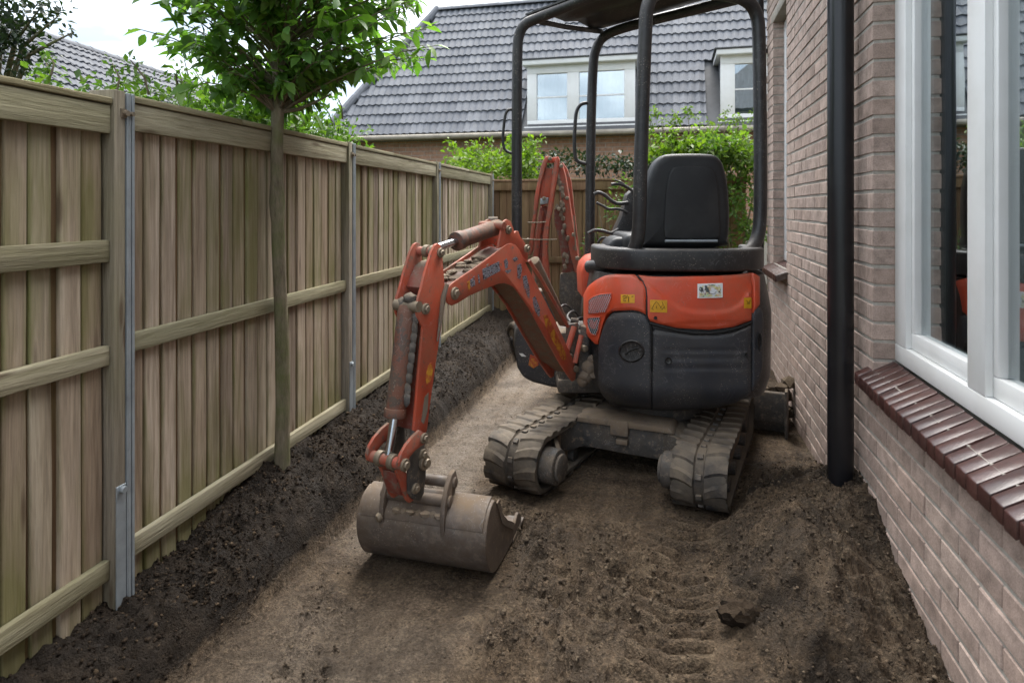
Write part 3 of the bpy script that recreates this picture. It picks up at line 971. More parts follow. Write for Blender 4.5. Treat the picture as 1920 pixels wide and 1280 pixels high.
# ------------------------------------------------------------------ near brick house
house = thing('brick_house', 'pinkish brown brick house side with white framed window along the dug alley', 'house', (HO[0], HO[1], 0), -TW)
W1 = (.3, 3.04, .93, 3.34); W2 = (5.33, 6.03, 1.17, 3.35)
YE = 6.44
g = G()
def slab(y0, y1, z0, z1): g.bx(.005, .30, y0, y1, z0, z1)
slab(-2.5, W1[0] - .01, -.5, 4.3)
slab(W1[0] - .01, W1[1] + .006, -.5, W1[2] - .03)
slab(W1[0] - .01, W1[1] + .006, W1[3], 4.3)
slab(W1[1] + .006, W2[0] - .006, -.5, 4.3)
slab(W2[0] - .006, W2[1] + .006, -.5, W2[2] - .03)
slab(W2[0] - .006, W2[1] + .006, W2[3], 4.3)
slab(W2[1] + .006, YE - .01, -.5, 4.3)
g.build('wall', MORTAR, house, smooth=False, local=True)
# rest of the shell: end wall, back wall, rooms
g = G()
g.bx(.30, 6, YE - .25, YE - .012, -.5, 4.3); g.bx(6, 6.2, -2.5, YE - .012, -.5, 4.3); g.bx(.30, 6, -2.5, -2.3, -.5, 4.3)
g.build('end_wall', MORTAR, house, smooth=False, local=True)
g = G()
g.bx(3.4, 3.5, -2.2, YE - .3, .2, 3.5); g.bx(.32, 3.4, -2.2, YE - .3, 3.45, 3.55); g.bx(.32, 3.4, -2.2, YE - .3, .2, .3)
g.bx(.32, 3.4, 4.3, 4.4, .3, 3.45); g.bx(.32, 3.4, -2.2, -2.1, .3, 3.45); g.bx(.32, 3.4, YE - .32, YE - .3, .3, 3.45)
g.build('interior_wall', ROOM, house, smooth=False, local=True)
g = G()
for k in range(9):
    pass
path_rows = []
for zz in (1.0, 3.3):
    path_rows.append([(.36 + .035 * math.sin(k * 1.7), 2.66 - k * .018, zz) for k in range(14)])
g.grid(path_rows)
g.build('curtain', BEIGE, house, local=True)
# bricks
BL, BH, BD, PY, PZ = .278, .0715, .1, .285, .0862
def brick_mesh(i):
    rr2 = random.Random(90 + i); gg = G()
    gg.box((BD / 2, 0, 0), (BD, BL, BH))
    me = gg.mesh('brick', BRICK, True, .0035, 1)
    for v in me.vertices:
        v.co += Vector((rr2.uniform(-.0012, .0012), rr2.uniform(-.001, .001), rr2.uniform(-.001, .001)))
    return me
BR = [brick_mesh(i) for i in range(6)]
cells = []
rr = random.Random(12)
for k in range(-2, 45):
    zc = .03 + k * PZ + .01
    y = (.0 if k % 2 else -PY / 2) - 3 * PY
    rows_open = []
    z0, z1 = zc - BH / 2, zc + BH / 2
    spans = [(-.8, YE)]
    for (a_, b_, c_, d_) in (W1, W2):
        if z1 > c_ - .03 and z0 < d_ - .02:
            new = []
            for s0, s1 in spans:
                if b_ <= s0 or a_ >= s1: new.append((s0, s1)); continue
                if a_ > s0: new.append((s0, a_))
                if b_ < s1: new.append((b_, s1))
            spans = new
    while y < YE:
        for s0, s1 in spans:
            a_, b_ = max(y, s0), min(y + BL, s1)
            if b_ - a_ > .035:
                cells.append((a_, b_, zc))
        y += PY
vis = []
for (a_, b_, zc) in cells:
    p = w_world(0, (a_ + b_) / 2, zc)
    vpx = HOR - F * (zc - CAMZ) / p.y; upx = CX + F * p.x / p.y
    gz = soil_height(np.array([w_world(-.02, (a_ + b_) / 2).x]), np.array([w_world(-.02, (a_ + b_) / 2).y]))[0][0]
    seen = upx < 1990 and p.y > 1. and vpx > -70 and vpx < 1330 and zc > gz - .05
    vis.append((0 if seen else 1, p.y, a_, b_, zc))
vis.sort()
rest = G()
cnt = 0
for (ns, dist, a_, b_, zc) in vis:
    sy = (b_ - a_) / BL
    M = Matrix.Translation((rr.uniform(-.002, .0015), (a_ + b_) / 2, zc + rr.uniform(-.0015, .0015))) @ Matrix.Diagonal((1, sy, 1, 1))
    if ns == 0 and cnt < 300:
        put('brick', rr.choice(BR), house, M); cnt += 1
    elif ns == 0 or (zc > -.1 and zc < 4.0):
        rest.box(M @ Vector((BD / 2, 0, 0)), (BD, b_ - a_, BH))
tag(rest.build('brickwork', BRICK, house, bevel=0, smooth=False, local=True), kind='stuff')
# lintels
put('lintel', G().bx(-.004, .1, W2[0] - .1, W2[1] + .1, W2[3] - .018, W2[3] + .07).mesh('lintel', GUTTER, True, .004), house)
put('lintel', G().bx(-.004, .1, W1[0], W1[1] + .1, W1[3] - .018, W1[3] + .07).mesh('lintel', GUTTER, True, .004), house)
# brick sills
def sill_brick(i, zf, zb, xf_, xb, w, th):
    gg = G()
    prof = [(xf_, -w / 2, zf - th), (xf_, -w / 2, zf), (xb, -w / 2, zb), (xb, -w / 2, zb - th)]
    gg.prism(prof, (0, w, 0))
    return gg.mesh('sill_brick', SILLB, True, .004, 2)
SB = [sill_brick(i, .865 , .945, -.058, .088, .067, .052) for i in range(1)]
for k in range(33):
    put('sill_brick', SB[0], house, Matrix.Translation((rr.uniform(-.004, .001), 3.12 - .0345 - k * .0745, rr.uniform(-.0015, .002))) @ Matrix.Rotation(R(rr.uniform(-.6, .6)), 4, 'Z'))
g = G(); g.prism([(-.048, .62, .813), (-.048, .62, .860), (.087, .62, .940), (.087, .62, .893)], (0, 2.49, 0))
g.build('sill_mortar', SILLM, house, smooth=False, local=True)
SB2 = sill_brick(1, 1.10, 1.165, -.09, .088, .067, .055)
for k in range(11):
    put('sill_brick', SB2, house, Matrix.Translation((rr.uniform(-.004, .002), 6.06 - k * .0735, 0)))
g = G(); g.prism([(-.08, 5.28, 1.048), (-.08, 5.28, 1.096), (.087, 5.28, 1.160), (.087, 5.28, 1.112)], (0, .81, 0))
g.build('sill_mortar', SILLM, house, smooth=False, local=True)
# window one
def window(y0, y1, z0, z1, lights, x0=.09):
    g = G()
    fw = .0
    xb = x0 + .1
    ys_ = [(y0, lights[0][0])] + [(lights[i][1], lights[i + 1][0]) for i in range(len(lights) - 1)] + [(lights[-1][1], y1)]
    g.bx(x0, xb, y0, y1, z0, z0 + .08)
    g.bx(x0, xb, y0, y1, z1 - .08, z1)
    for a_, b_ in ys_: g.bx(x0, xb, a_, b_, z0 + .08, z1 - .08)
    w = g.build('window', WHITE, house, bevel=.005, local=True)
    for a_, b_ in lights:
        g = G(); sx0, sx1 = x0 + .022, x0 + .085; t = .036
        a1, b1, c1, d1 = a_ + .002, b_ - .002, z0 + .082, z1 - .082
        g.bx(sx0, sx1, a1, b1, c1, c1 + .07); g.bx(sx0, sx1, a1, b1, d1 - .07, d1)
        g.bx(sx0, sx1, a1, a1 + t, c1 + .07, d1 - .07); g.bx(sx0, sx1, b1 - t, b1, c1 + .07, d1 - .07)
        g.build('sash', WHITE, w, bevel=.005, local=True)
        g = G(); g.bx(x0 + .05, x0 + .056, a1 + t - .005, b1 - t + .005, c1 + .065, d1 - .065)
        g.build('pane', GLASS, w, smooth=False, local=True)
    return w
window(.3, 3.038, .951, 3.335, [(.4, 2.17), (2.30, 2.90)])
window(5.332, 6.028, 1.17, 3.33, [(5.43, 5.93)])
# dark bead and putty line under frame
# eaves and roof
g = G(); g.bx(-.42, .31, -2.6, YE + .15, 4.302, 4.36); g.build('soffit', WHITE, house, bevel=.003, local=True)
g = G(); g.prism([(-.5, -2.7, 4.36), (3.1, -2.7, 7.0), (6.7, -2.7, 4.36)], (0, 9.4, 0)); g.build('roof', TILE, house, smooth=False, local=True)

# downpipes (they stand clear of the wall on brackets)
def downpipe(x, y, r, zb, label):
    c = w_world(x, y, zb)
    t = thing('downpipe', label, 'downpipe', (c.x, c.y, zb), -TW, 'black downpipes on the brick house')
    g = G()
    ri = r
    prof = []
    g.tube([(0, 0, -.15), (0, 0, 1.4), (0, 0, 3.0), (0, 0, 4.0)], ri, 28)
    g.build('pipe', PIPE, t, local=True, ang=50)
    g = G()
    g.tube([(0, 0, 3.12), (0, 0, 3.2)], ri + .008, 28); g.bx(ri * .5, -x + .006, -.02, .02, 3.14, 3.18)
    g.build('bracket', PIPE, t, local=True, bevel=.002)
downpipe(-.082, 3.27, .060, .2, 'thick black downpipe rising from the soil heap beside the white window')
downpipe(-.075, 6.40, .045, .0, 'thin black downpipe at the far corner of the brick house')

# ------------------------------------------------------------------ houses behind
TILE2 = TILE.copy(); TILE2.name = 'dark_slate_tile'
for nd in TILE2.node_tree.nodes:
    if nd.type == 'VALTORGB' and abs(nd.color_ramp.elements[0].color[0] - .1) < .005 and len(nd.color_ramp.elements) == 3:
        for e in nd.color_ramp.elements: e.color = (e.color[0] * .5, e.color[1] * .52, e.color[2] * .56, 1)
def tile_mesh(name='roof_tile', w=.3, ln=.37, amp=.017, n=8):
    g = G()
    rows = []
    for yy, zz in ((0, .046), (ln, .010)):
        rows.append([(w * (k / n - .5) * 1.04, yy, zz + amp * math.sin(k / n * 4 * math.pi)) for k in range(n + 1)])
    vs0 = rows[0]
    front = [(x, y + .001, z - .03) for x, y, z in vs0]
    g.grid([front, rows[0], rows[1]])
    return g.mesh(name, TILE, True, 0, 1, 40)
TM = tile_mesh()
TM2 = TM.copy(); TM2.materials.clear(); TM2.materials.append(TILE2)

bh = thing('tiled_house', 'house behind the hedges with steep grey tiled roof and white dormer windows', 'house', (-4.2, 14.0, 0), -TW)
SL = math.hypot(2.5, 3.38); sa = math.atan2(3.38, 2.5)
def slope(x, d, h=0):
    return Vector((x, d * math.cos(sa) - h * math.sin(sa), 3.17 + d * math.sin(sa) + h * math.cos(sa)))
XE = 12.0
D1 = (4.61, 6.77); D2 = (8.36, 9.9)
g = G(); g.prism([slope(0, 0, -.02), slope(XE, 0, -.02), slope(XE, SL, -.02), slope(1.79, SL, -.02)], Vector((0, 0, -.12)))
# hip and rear
g.prism([slope(-.0, 0, -.15), slope(1.79, SL, -.15), Vector((3.2, 6, 3.0))], Vector((0, 0, -.05)))
roof = g.build('roof', LEAD, bh, smooth=False, local=True)
tiles = []
for i in range(14):
    d = i * .3
    for j in range(41):
        x = .15 + j * .3 + (.0)
        hip = 1.79 * d / SL
        if x < hip + .12 or x > XE: continue
        zt = slope(x, d).z
        if any(a_ - .14 < x < b_ + .14 for a_, b_ in (D1, D2)) and zt < 4.45: continue
        pw = wm(bh) @ slope(x, d)
        u_ = CX + F * pw.x / pw.y; v_ = HOR - F * (pw.z - CAMZ) / pw.y
        if u_ > 1500: continue
        hidden = (u_ < 790 and v_ < 150 and u_ > 330) 
        tiles.append((1 if (hidden or v_ < -20 or u_ > 1425) else 0, pw.y, x, d))
tiles.sort()
ro = Matrix(((1, 0, 0, 0), (0, math.cos(sa), -math.sin(sa), 0), (0, math.sin(sa), math.cos(sa), 0), (0, 0, 0, 1)))
rest = G(); tv = [v.co.copy() for v in TM.vertices]; tf = [tuple(p.vertices) for p in TM.polygons]
for k, (h_, yy, x, d) in enumerate(tiles):
    M = Matrix.Translation(slope(x, d, rr.uniform(-.003, .004))) @ ro @ Matrix.Rotation(R(rr.uniform(-.5, .5)), 4, 'Z')
    if k < 300: put('roof_tile', TM, bh, M)
    else: rest.add([M @ v for v in tv], tf)
tag(rest.build('tile_rows', TILE, bh, local=True, ang=40), kind='stuff')
for k in range(26):
    g = G()
    c = slope(1.79 + k * .4, SL, .0)
    x0 = c.x; 
    ring = []
    rows = [[(xx, c.y + math.cos(t_) * .13, c.z - .02 + math.sin(t_) * (.1 + .012 * (xx > x0 + .2))) for t_ in np.linspace(0, math.pi, 7)] for xx in (x0, x0 + .41)]
    g.grid(rows); g.build('ridge_tile', TILE, bh, local=True)
hipd = (slope(1.79, SL, 0) - slope(0, 0, 0))
for k in range(11):
    p0 = slope(0, 0, .02) + hipd * (k / 11.); p1 = slope(0, 0, .05) + hipd * ((k + 1.06) / 11.)
    G().tube([p0, p1], [.1, .085], 10).build('hip_tile', TILE, bh, local=True)
# walls, gutter
g = G(); g.bx(.35, XE, .24, .5, -.2, 3.05); g.bx(.35, .6, .5, 6, -.2, 3.05)
g.build('wall', MORTAR, bh, smooth=False, local=True)
g = G()
rr2 = random.Random(5)
for k in range(14, 36):
    zc = .04 + k * .086
    x = .35 - (.14 if k % 2 else 0)
    while x < 11.8:
        a_ = max(x, .35); b_ = x + .27
        if b_ - a_ > .04: g.bx(a_, b_, .232 + rr2.uniform(-.002, .002), .3, zc - .036, zc + .036)
        x += .285
tag(g.build('brickwork', BRICKF, bh, smooth=False, local=True), kind='stuff')
g = G(); g.bx(-.1, XE, -.02, .23, 3.05, 3.075); g.bx(-.1, XE, -.03, -.005, 3.05, 3.16)
g.build('fascia', GUTTER, bh, local=True)
g = G(); g.tube([(-.1, -.09, 3.11), (XE, -.09, 3.09)], .055, 10); g.build('gutter', GUTTER, bh, local=True)
def dormer(x0, x1, lights):
    g = G(); yf_ = .14
    g.bx(x0 + .02, x1 - .02, yf_ + .08, 1.35, 3.1, 4.5); 
    dm = g.build('dormer', TILE, bh, smooth=False, local=True)
    g = G(); g.bx(x0 - .08, x1 + .08, yf_ - .14, 1.4, 4.5, 4.60); g.build('dormer_roof', WHITE, dm, bevel=.01, local=True)
    g = G(); g.bx(x0 - .12, x1 + .12, yf_ - .17, 1.45, 4.602, 4.63); g.build('dormer_lead', LEAD, dm, bevel=.005, local=True)
    g = G(); z0, z1 = 3.27, 4.5
    g.bx(x0, x1, yf_, yf_ + .08, z0, z0 + .13); g.bx(x0, x1, yf_, yf_ + .08, z1 - .16, z1 - .001)
    xs_ = [x0] + [k for l in lights for k in l] + [x1]
    for a_, b_ in zip(xs_[::2], xs_[1::2]): g.bx(a_, b_, yf_, yf_ + .08, z0 + .13, z1 - .16)
    fr = g.build('dormer_window', WHITE, dm, bevel=.008, local=True)
    for a_, b_ in lights:
        # (sub-parts of the dormer: panes, bars)
        zc = (z0 + z1) / 2 - .02
        G().bx(a_ - .005, b_ + .005, yf_ + .05, yf_ + .055, z0 + .12, z1 - .15).build('pane', GLASS, dm, smooth=False, local=True)
        G().bx(a_, b_, yf_ + .035, yf_ + .049, zc - .014, zc + .014).build('glazing_bar', WHITE, dm, local=True)
        rows = [[(a_ + (b_ - a_) * k / 24, yf_ + .068 + .008 * math.sin(k * 1.9 + a_), zz) for k in range(25)] for zz in (z0 + .1, z1 - .1)]
        G().grid(rows).build('net_curtain', CURTAIN, dm, local=True)
    fr.parent = dm
    G().bx(x0 - .05, x1 + .05, yf_ - .06, yf_ + .0, z0 - .045, z0 - .002).build('dormer_sill', WHITE, dm, bevel=.006, local=True)
dormer(D1[0], D1[1], [(D1[0] + .2, D1[0] + .82), (D1[0] + 1.06, D1[0] + 1.95)])
dormer(D2[0], D2[1], [(D2[0] + .26, D2[0] + .75), (D2[0] + .9, D2[0] + 1.4)])

lh = thing('slate_house', 'house beyond the left fence with low dark grey tiled roof under the sky', 'house', (-9.1, 7.0, 0), -math.atan(.1))
sl2 = math.atan2(2.3, 3.2); SL2 = math.hypot(3.2, 2.3)
def slope2(y, d, h=0):   # d measured from eave upwards
    return Vector((3.2 - d * math.cos(sl2) + h * math.sin(sl2), y, 2.5 + d * math.sin(sl2) + h * math.cos(sl2)))
g = G(); g.prism([slope2(-2, 0, -.02), slope2(11, 0, -.02), slope2(11, SL2, -.02), slope2(-2, SL2, -.02)], (0, 0, -.1))
g.prism([(-.0, -2, 4.69), (-3.2, -2, 2.4), (-3.2, 11, 2.4), (0, 11, 4.69)], (0, 0, -.08))
g.build('roof', LEAD, lh, smooth=False, local=True)
g = G(); g.bx(-2.9, 2.9, -1.8, 10.8, -.2, 2.4); g.prism([(-2.9, 10.7, 2.4), (2.9, 10.7, 2.4), (0, 10.7, 4.5)], (0, .1, 0)); g.build('wall', BRICKF, lh, smooth=False, local=True)
ro2 = Matrix(((0, -math.cos(sl2), math.sin(sl2), 0), (1, 0, 0, 0), (0, math.sin(sl2), math.cos(sl2), 0), (0, 0, 0, 1)))
rest = G(); tl = []
for i in range(13):
    for j in range(34):
        y = .9 + j * .3; d = i * .305
        pw = wm(lh) @ slope2(y, d)
        u_ = CX + F * pw.x / pw.y; v_ = HOR - F * (pw.z - CAMZ) / pw.y
        tl.append((0 if -40 < u_ < 360 and v_ < 230 else 1, pw.y, y, d))
tl.sort()
for k, (h_, a_, y, d) in enumerate(tl):
    M = Matrix.Translation(slope2(y, d, rr.uniform(-.003, .004))) @ ro2
    if k < 300 and h_ == 0: put('roof_tile', TM2, lh, M)
    else: rest.add([M @ v for v in tv], tf)
tag(rest.build('tile_rows', TILE2, lh, local=True, ang=40), kind='stuff')
for k in range(28):
    rows = [[(math.cos(t_) * .13, .7 + yy, 4.77 + math.sin(t_) * (.1 + ad)) for t_ in np.linspace(0, math.pi, 7)] for yy, ad in ((k * .37, .012), (k * .37 + .38, 0))]
    G().grid(rows, flip=True).build('ridge_tile', TILE2, lh, local=True)
# ------------------------------------------------------------------ plants
def leaf_points(ln, wd, curl=.25, fold=.25):
    """long drooping leaf along +x, 9 vertices"""
    P = []
    for t, w in ((0, .0), (.2, .62), (.5, 1.), (.78, .62), (1, 0)):
        x = ln * t; zz = -curl * ln * t * t
        if w == 0: P.append((x, 0, zz))
        else:
            P += [(x, -wd / 2 * w, zz + fold * wd * w * .5), (x, 0, zz), (x, wd / 2 * w, zz + fold * wd * w * .5)]
    Fc = [(0, 2, 1), (0, 3, 2), (1, 2, 5, 4), (2, 3, 6, 5), (4, 5, 8, 7), (5, 6, 9, 8), (7, 8, 10), (8, 9, 10)]
    return P, Fc
def rand_frame(rg_, d, up=None):
    x = Vector(d).normalized()
    a = Vector((rg_.gauss(0, .4), rg_.gauss(0, .4), 1)) if up is None else up
    y = a.cross(x)
    if y.length < 1e-4: y = Vector((1, 0, 0)).cross(x)
    y.normalize(); z = x.cross(y)
    return Matrix((x, y, z)).transposed()

# the young tree at the fence
tb = Vector((-1.172, 3.25, .29))
tree = thing('street_tree', 'young thin trunked tree with a dark green leafy crown in front of the fence', 'tree', tb)
rt = random.Random(21)
trunk_path = []
NT = 34
for k in range(NT):
    t = k / (NT - 1)
    zz = -.1 + 3.5 * t
    trunk_path.append(tb + Vector((.010 * math.sin(zz * 3.1) - .02 * t, .008 * math.cos(zz * 2.3), zz)))
rad = []
for k in range(NT):
    zz = -.1 + 3.5 * k / (NT - 1)
    r = .037 - .0065 * max(0, zz) / 1.8
    r += .006 * math.exp(-((zz + .05) / .14) ** 2) + .007 * math.exp(-((zz - 1.39) / .05) ** 2)
    rad.append(max(.008, r + rt.uniform(-.0012, .0012)))
g = G(); g.tube(trunk_path, rad, 14)
trunk = g.build('trunk', BARK, tree, ang=80)
def trunk_at(z): 
    k = (z - trunk_path[0].z) / (trunk_path[-1].z - trunk_path[0].z) * (NT - 1)
    i = int(max(0, min(NT - 2, k))); return trunk_path[i].lerp(trunk_path[i + 1], k - i)
limbs = G(); leaves = []
cc = Vector((-1.10, 3.27, 2.82))
def crown_r(d):
    lump_ = 1 + .16 * math.sin(d.x * 5 + d.z * 4) + .12 * math.sin(d.y * 6 - d.z * 5 + 1)
    return lump_
for k in range(310):
    # a twig ends somewhere in the crown
    while True:
        q = Vector((rt.uniform(-1, 1), rt.uniform(-1, 1), rt.uniform(-1, 1)))
        if .16 < q.length < 1: break
    q = q.normalized() * (q.length ** .55)
    e = cc + Vector((q.x * .76, q.y * .66, q.z * (.66 if q.z < 0 else .95))) * crown_r(q)
    e.z = max(e.z, 2.13 + .05 * rt.random() + .10 * abs(e.x - cc.x))
    s0 = trunk_at(max(2.12, min(3.3, e.z - .12 - .35 * math.hypot(e.x - tb.x, e.y - tb.y))))
    mid = s0.lerp(e, .5) + Vector((rt.uniform(-.05, .05), rt.uniform(-.05, .05), .07))
    path = [s0, s0.lerp(mid, .5) + Vector((0, 0, .02)), mid, mid.lerp(e, .5) + Vector((0, 0, .02)), e]
    limbs.tube(path, [.007, .006, .004, .003, .0015], 5, False)
    n = rt.randint(15, 21)
    for j in range(n):
        t = .3 + .7 * (j + rt.random()) / n
        i = min(3, int(t * 4)); p = path[i].lerp(path[i + 1], t * 4 - i)
        dirv = (path[i + 1] - path[i]).normalized() * .5 + Vector((rt.uniform(-1, 1), rt.uniform(-1, 1), rt.uniform(-1.0, .25)))
        leaves.append((p + Vector((rt.uniform(-.02, .02),) * 3), dirv))
limbs.build('branches', BARK, tree)
# a bare twig low on the right
g = G(); g.tube([trunk_at(2.13), at(560, 205, 3.25), at(590, 192, 3.2), at(622, 176, 3.2)], [.012, .010, .007, .004], 7); g.build('branch', BARK, tree)
lm = []
for i in range(6):
    P, Fc = leaf_points(.088 * (1 + .25 * (i - 2.5) / 2.5), .036 + .004 * (i % 3), .12 + .09 * (i % 4), .3)
    lm.append(G().add(P, Fc).mesh('leaf', LEAF, True, 0, 1, 80))
inv = wm(tree).inverted()
leaves.sort(key=lambda a_: a_[0].y + (9 if a_[0].z > 2.8 else 0))
rest = G()
for k, (p, d) in enumerate(leaves):
    M = inv @ Matrix.Translation(p) @ rand_frame(rt, d).to_4x4()
    s = rt.uniform(.65, 1.25)
    if k < 300: put('leaf', rt.choice(lm), tree, M @ Matrix.Scale(s, 4))
    else:
        P, Fc = leaf_points(.088 * s, .038 * s, rt.uniform(.05, .45), .3)
        rest.add([M @ Vector(q) for q in P], Fc)
tag(rest.build('foliage', LEAF, tree, local=True, ang=80), kind='stuff')

def leaf_cloud(g, blobs, size, asp=.5, seed=1, droop=0., shell=.5):
    r_ = np.random.default_rng(seed)
    for (c, rad_, n) in blobs:
        d = r_.normal(size=(n, 3)); d /= np.linalg.norm(d, axis=1)[:, None]
        rr_ = r_.random(n) ** shell
        lum = 1 + .25 * np.sin(d[:, 0] * 5 + d[:, 2] * 4 + c[0]) * np.cos(d[:, 1] * 4 + c[2])
        P = np.array(c) + d * (rr_ * lum)[:, None] * np.array(rad_)
        X = d * .6 + r_.normal(size=(n, 3)) * .8; X[:, 2] -= droop
        X /= np.linalg.norm(X, axis=1)[:, None]
        Z = r_.normal(size=(n, 3)) * .6 + np.array([0, 0, 1.])
        Y = np.cross(Z, X); Y /= np.linalg.norm(Y, axis=1)[:, None]
        Z = np.cross(X, Y)
        s = size * r_.uniform(.6, 1.3, n)[:, None]
        v0 = P; v1 = P + X * s * .5 + Y * s * asp * .5 + Z * s * .12; v2 = P + X * s - Z * s * .1; v3 = P + X * s * .5 - Y * s * asp * .5 + Z * s * .12
        V = np.stack([v0, v1, v2, v3], 1).reshape(-1, 3)
        b = len(g.v)
        g.v += [tuple(q) for q in V]
        for k in range(n):
            o = b + k * 4
            g.f += [(o, o + 1, o + 2), (o, o + 2, o + 3)]
        g.mi += [0] * (2 * n)
    return g

def shrub(name, label, cat, base, blobs, mat, size, stems=6, asp=.5, seed=1, group=None, bark=BARK, sprigs=0):
    t = thing(name, label, cat, base, 0, group)
    r_ = random.Random(seed)
    g = leaf_cloud(G(), blobs, size, asp, seed)
    sg = G()
    for k in range(stems):
        c, rad_, n = blobs[k % len(blobs)]
        b = Vector(base) + Vector((r_.uniform(-.1, .1), r_.uniform(-.1, .1), 0))
        e = Vector(c) + Vector((r_.uniform(-.6, .6) * rad_[0], r_.uniform(-.6, .6) * rad_[1], r_.uniform(-.2, .9) * rad_[2]))
        m_ = b.lerp(e, .5) + Vector((r_.uniform(-.08, .08), r_.uniform(-.08, .08), .06))
        sg.tube([b, m_, e], [.02, .012, .005], 5)
    for k in range(sprigs):
        c, rad_, n = blobs[r_.randrange(len(blobs))]
        b = Vector(c) + Vector((r_.uniform(-.9, .9) * rad_[0], r_.uniform(-.9, .9) * rad_[1], rad_[2] * .6))
        e = b + Vector((r_.uniform(-.12, .12), r_.uniform(-.1, .1), rad_[2] * r_.uniform(.5, 1.2)))
        sg.tube([b, b.lerp(e, .5) + Vector((.02, 0, 0)), e], [.006, .005, .002], 4)
        bl = [((b.lerp(e, q)).to_tuple(), (size * .8, size * .8, size * .8), 5) for q in (.25, .45, .65, .85, 1.)]
        leaf_cloud(g, bl, size * .8, asp, seed + 7 + k)
    tag(g.build('foliage', mat, t, ang=180), kind='stuff')
    tag(sg.build('stem', bark, t), kind='stuff')
    return t

# climbers along the outside of the left fence
bl = []
rs = random.Random(4)
for k in range(34):
    y = 2.45 + k * .07
    w = f_world(-.25 - .4 * rs.random(), y)
    bl.append(((w.x, w.y, 1.97 + .11 * rs.random() + .08 * math.exp(-((k - 8) / 6.) ** 2)), (.16, .16, .14), 90))
shrub('climbing_shrub', 'low bright green climber showing over the fence left of the tree trunk', 'shrub', f_world(-.5, 3.6, .2), bl, MIDG, .042, 8, .55, 3, None, BARK, 16)
bl = []
for k in range(22):
    y = 3.5 + k * .068
    w = f_world(-.3 - .45 * rs.random(), y)
    bl.append(((w.x, w.y, 2.02 + .16 * rs.random() + .10 * math.exp(-((k - 12) / 5.) ** 2)), (.2, .2, .22), 190))
shrub('climbing_shrub', 'light green bush over the fence just right of the young tree trunk', 'shrub', f_world(-.6, 4.3, .2), bl, MIDG, .055, 8, .55, 5, None, BARK, 20)
# lime bush at the corner
bl = []
for k in range(26):
    u = rs.uniform(848, 995); Y = rs.uniform(9.6, 11.2)
    v = 335 - (335 - (285 + abs(u - 915) * .15)) * rs.random()
    p = at(u, v, Y); bl.append((p.to_tuple(), (.26, .3, .2), 85))
p = at(905, 300, 10.4)
shrub('lime_bush', 'bright lime green bush in the fence corner below the tiled roof', 'bush', (p.x, p.y, .2), bl, LIME, .10, 10, .5, 8, None, BARK, 26)
bl = [(at(x, y, 10.6).to_tuple(), (.28, .25, .2), 170) for x, y in ((1050, 300), (1090, 306), (1130, 310), (1170, 312), (1205, 316), (1230, 300), (1020, 312))]
p = at(1130, 310, 10.6)
shrub('dark_bush', 'dark green bush against the brick wall between the canopy posts', 'bush', (p.x, p.y, .2), bl, DARKG, .09, 8, .5, 9)
bl = []
for k in range(22):
    u = rs.uniform(1215, 1440); v = rs.uniform(275, 470); Y = rs.uniform(7.05, 7.5)
    bl.append((at(u, v, Y).to_tuple(), (.2, .16, .2), 120))
p = at(1385, 440, 7.3)
bl2 = []
for k in range(26):
    u = rs.uniform(1225, 1440); v = 262 + 26 * rs.random() + abs(u - 1350) * .12; Y = rs.uniform(7.05, 7.5)
    bl2.append((at(u, v + 6, Y).to_tuple(), (.2, .16, .13), 85))
h = shrub('hedge', 'tall yellow green hedge at the far house corner behind the black seat', 'hedge', (p.x, p.y, 0), bl2, LIME, .075, 8, .55, 11, None, BARK, 24)
g = leaf_cloud(G(), bl, .075, .55, 31); tag(g.build('lower_foliage', MIDG, h, ang=180), kind='stuff')
bl = [(at(x, y, 10.9).to_tuple(), (.16, .12, .14), 26) for x, y in ((1240, 228), (1270, 236), (1300, 222), (1330, 236), (1360, 232), (1395, 240), (1215, 244))]
p = at(1300, 240, 10.9)
shrub('tall_sprigs', 'thin lime sprigs reaching up across the lowest roof tiles', 'plant', (p.x, p.y, .2), bl, LIME, .08, 9, .5, 13, None, BARK, 12)
# dark tree over the left fence
w = Vector((-3.75, 4.6, .2))
dt = thing('garden_tree', 'dark leaved tree reaching into the picture above the left end of the fence', 'tree', w)
g = G(); g.tube([w, w + Vector((.03, 0, 1.2)), w + Vector((-.02, .02, 2.2)), w + Vector((.05, 0, 3.4))], [.08, .07, .055, .02], 10)
for (u, v, Y) in ((20, 60, 4.2), (60, 100, 4.3), (110, 30, 4.2), (135, 62, 4.2), (30, 150, 4.3), (80, 10, 4.2), (0, 10, 4.3)):
    e = at(u, v, Y); g.tube([w + Vector((0, 0, 1.9)), (w + Vector((0, 0, 2.2))).lerp(e, .5) + Vector((0, 0, .1)), e], [.03, .015, .004], 6)
g.build('trunk', BARK, dt)
bl = [(at(u, v, 4.3).to_tuple(), (r_, r_, r_), n) for u, v, r_, n in ((8, 35, .19, 190), (40, 70, .13, 70), (12, 105, .14, 90), (70, 20, .14, 60), (105, 28, .11, 30), (0, -20, .3, 200), (60, -40, .25, 120), (30, 130, .09, 22), (128, 55, .05, 8), (-60, 40, .4, 300), (-70, 120, .3, 160), (90, 90, .1, 14))]
for q in range(3): bl.append(((w.x - .2 + q * .1, w.y, 3.4 + q * .2), (.6, .6, .4), 300))
tag(leaf_cloud(G(), bl, .055, .55, 41).build('foliage', DARKG, dt, ang=180), kind='stuff')
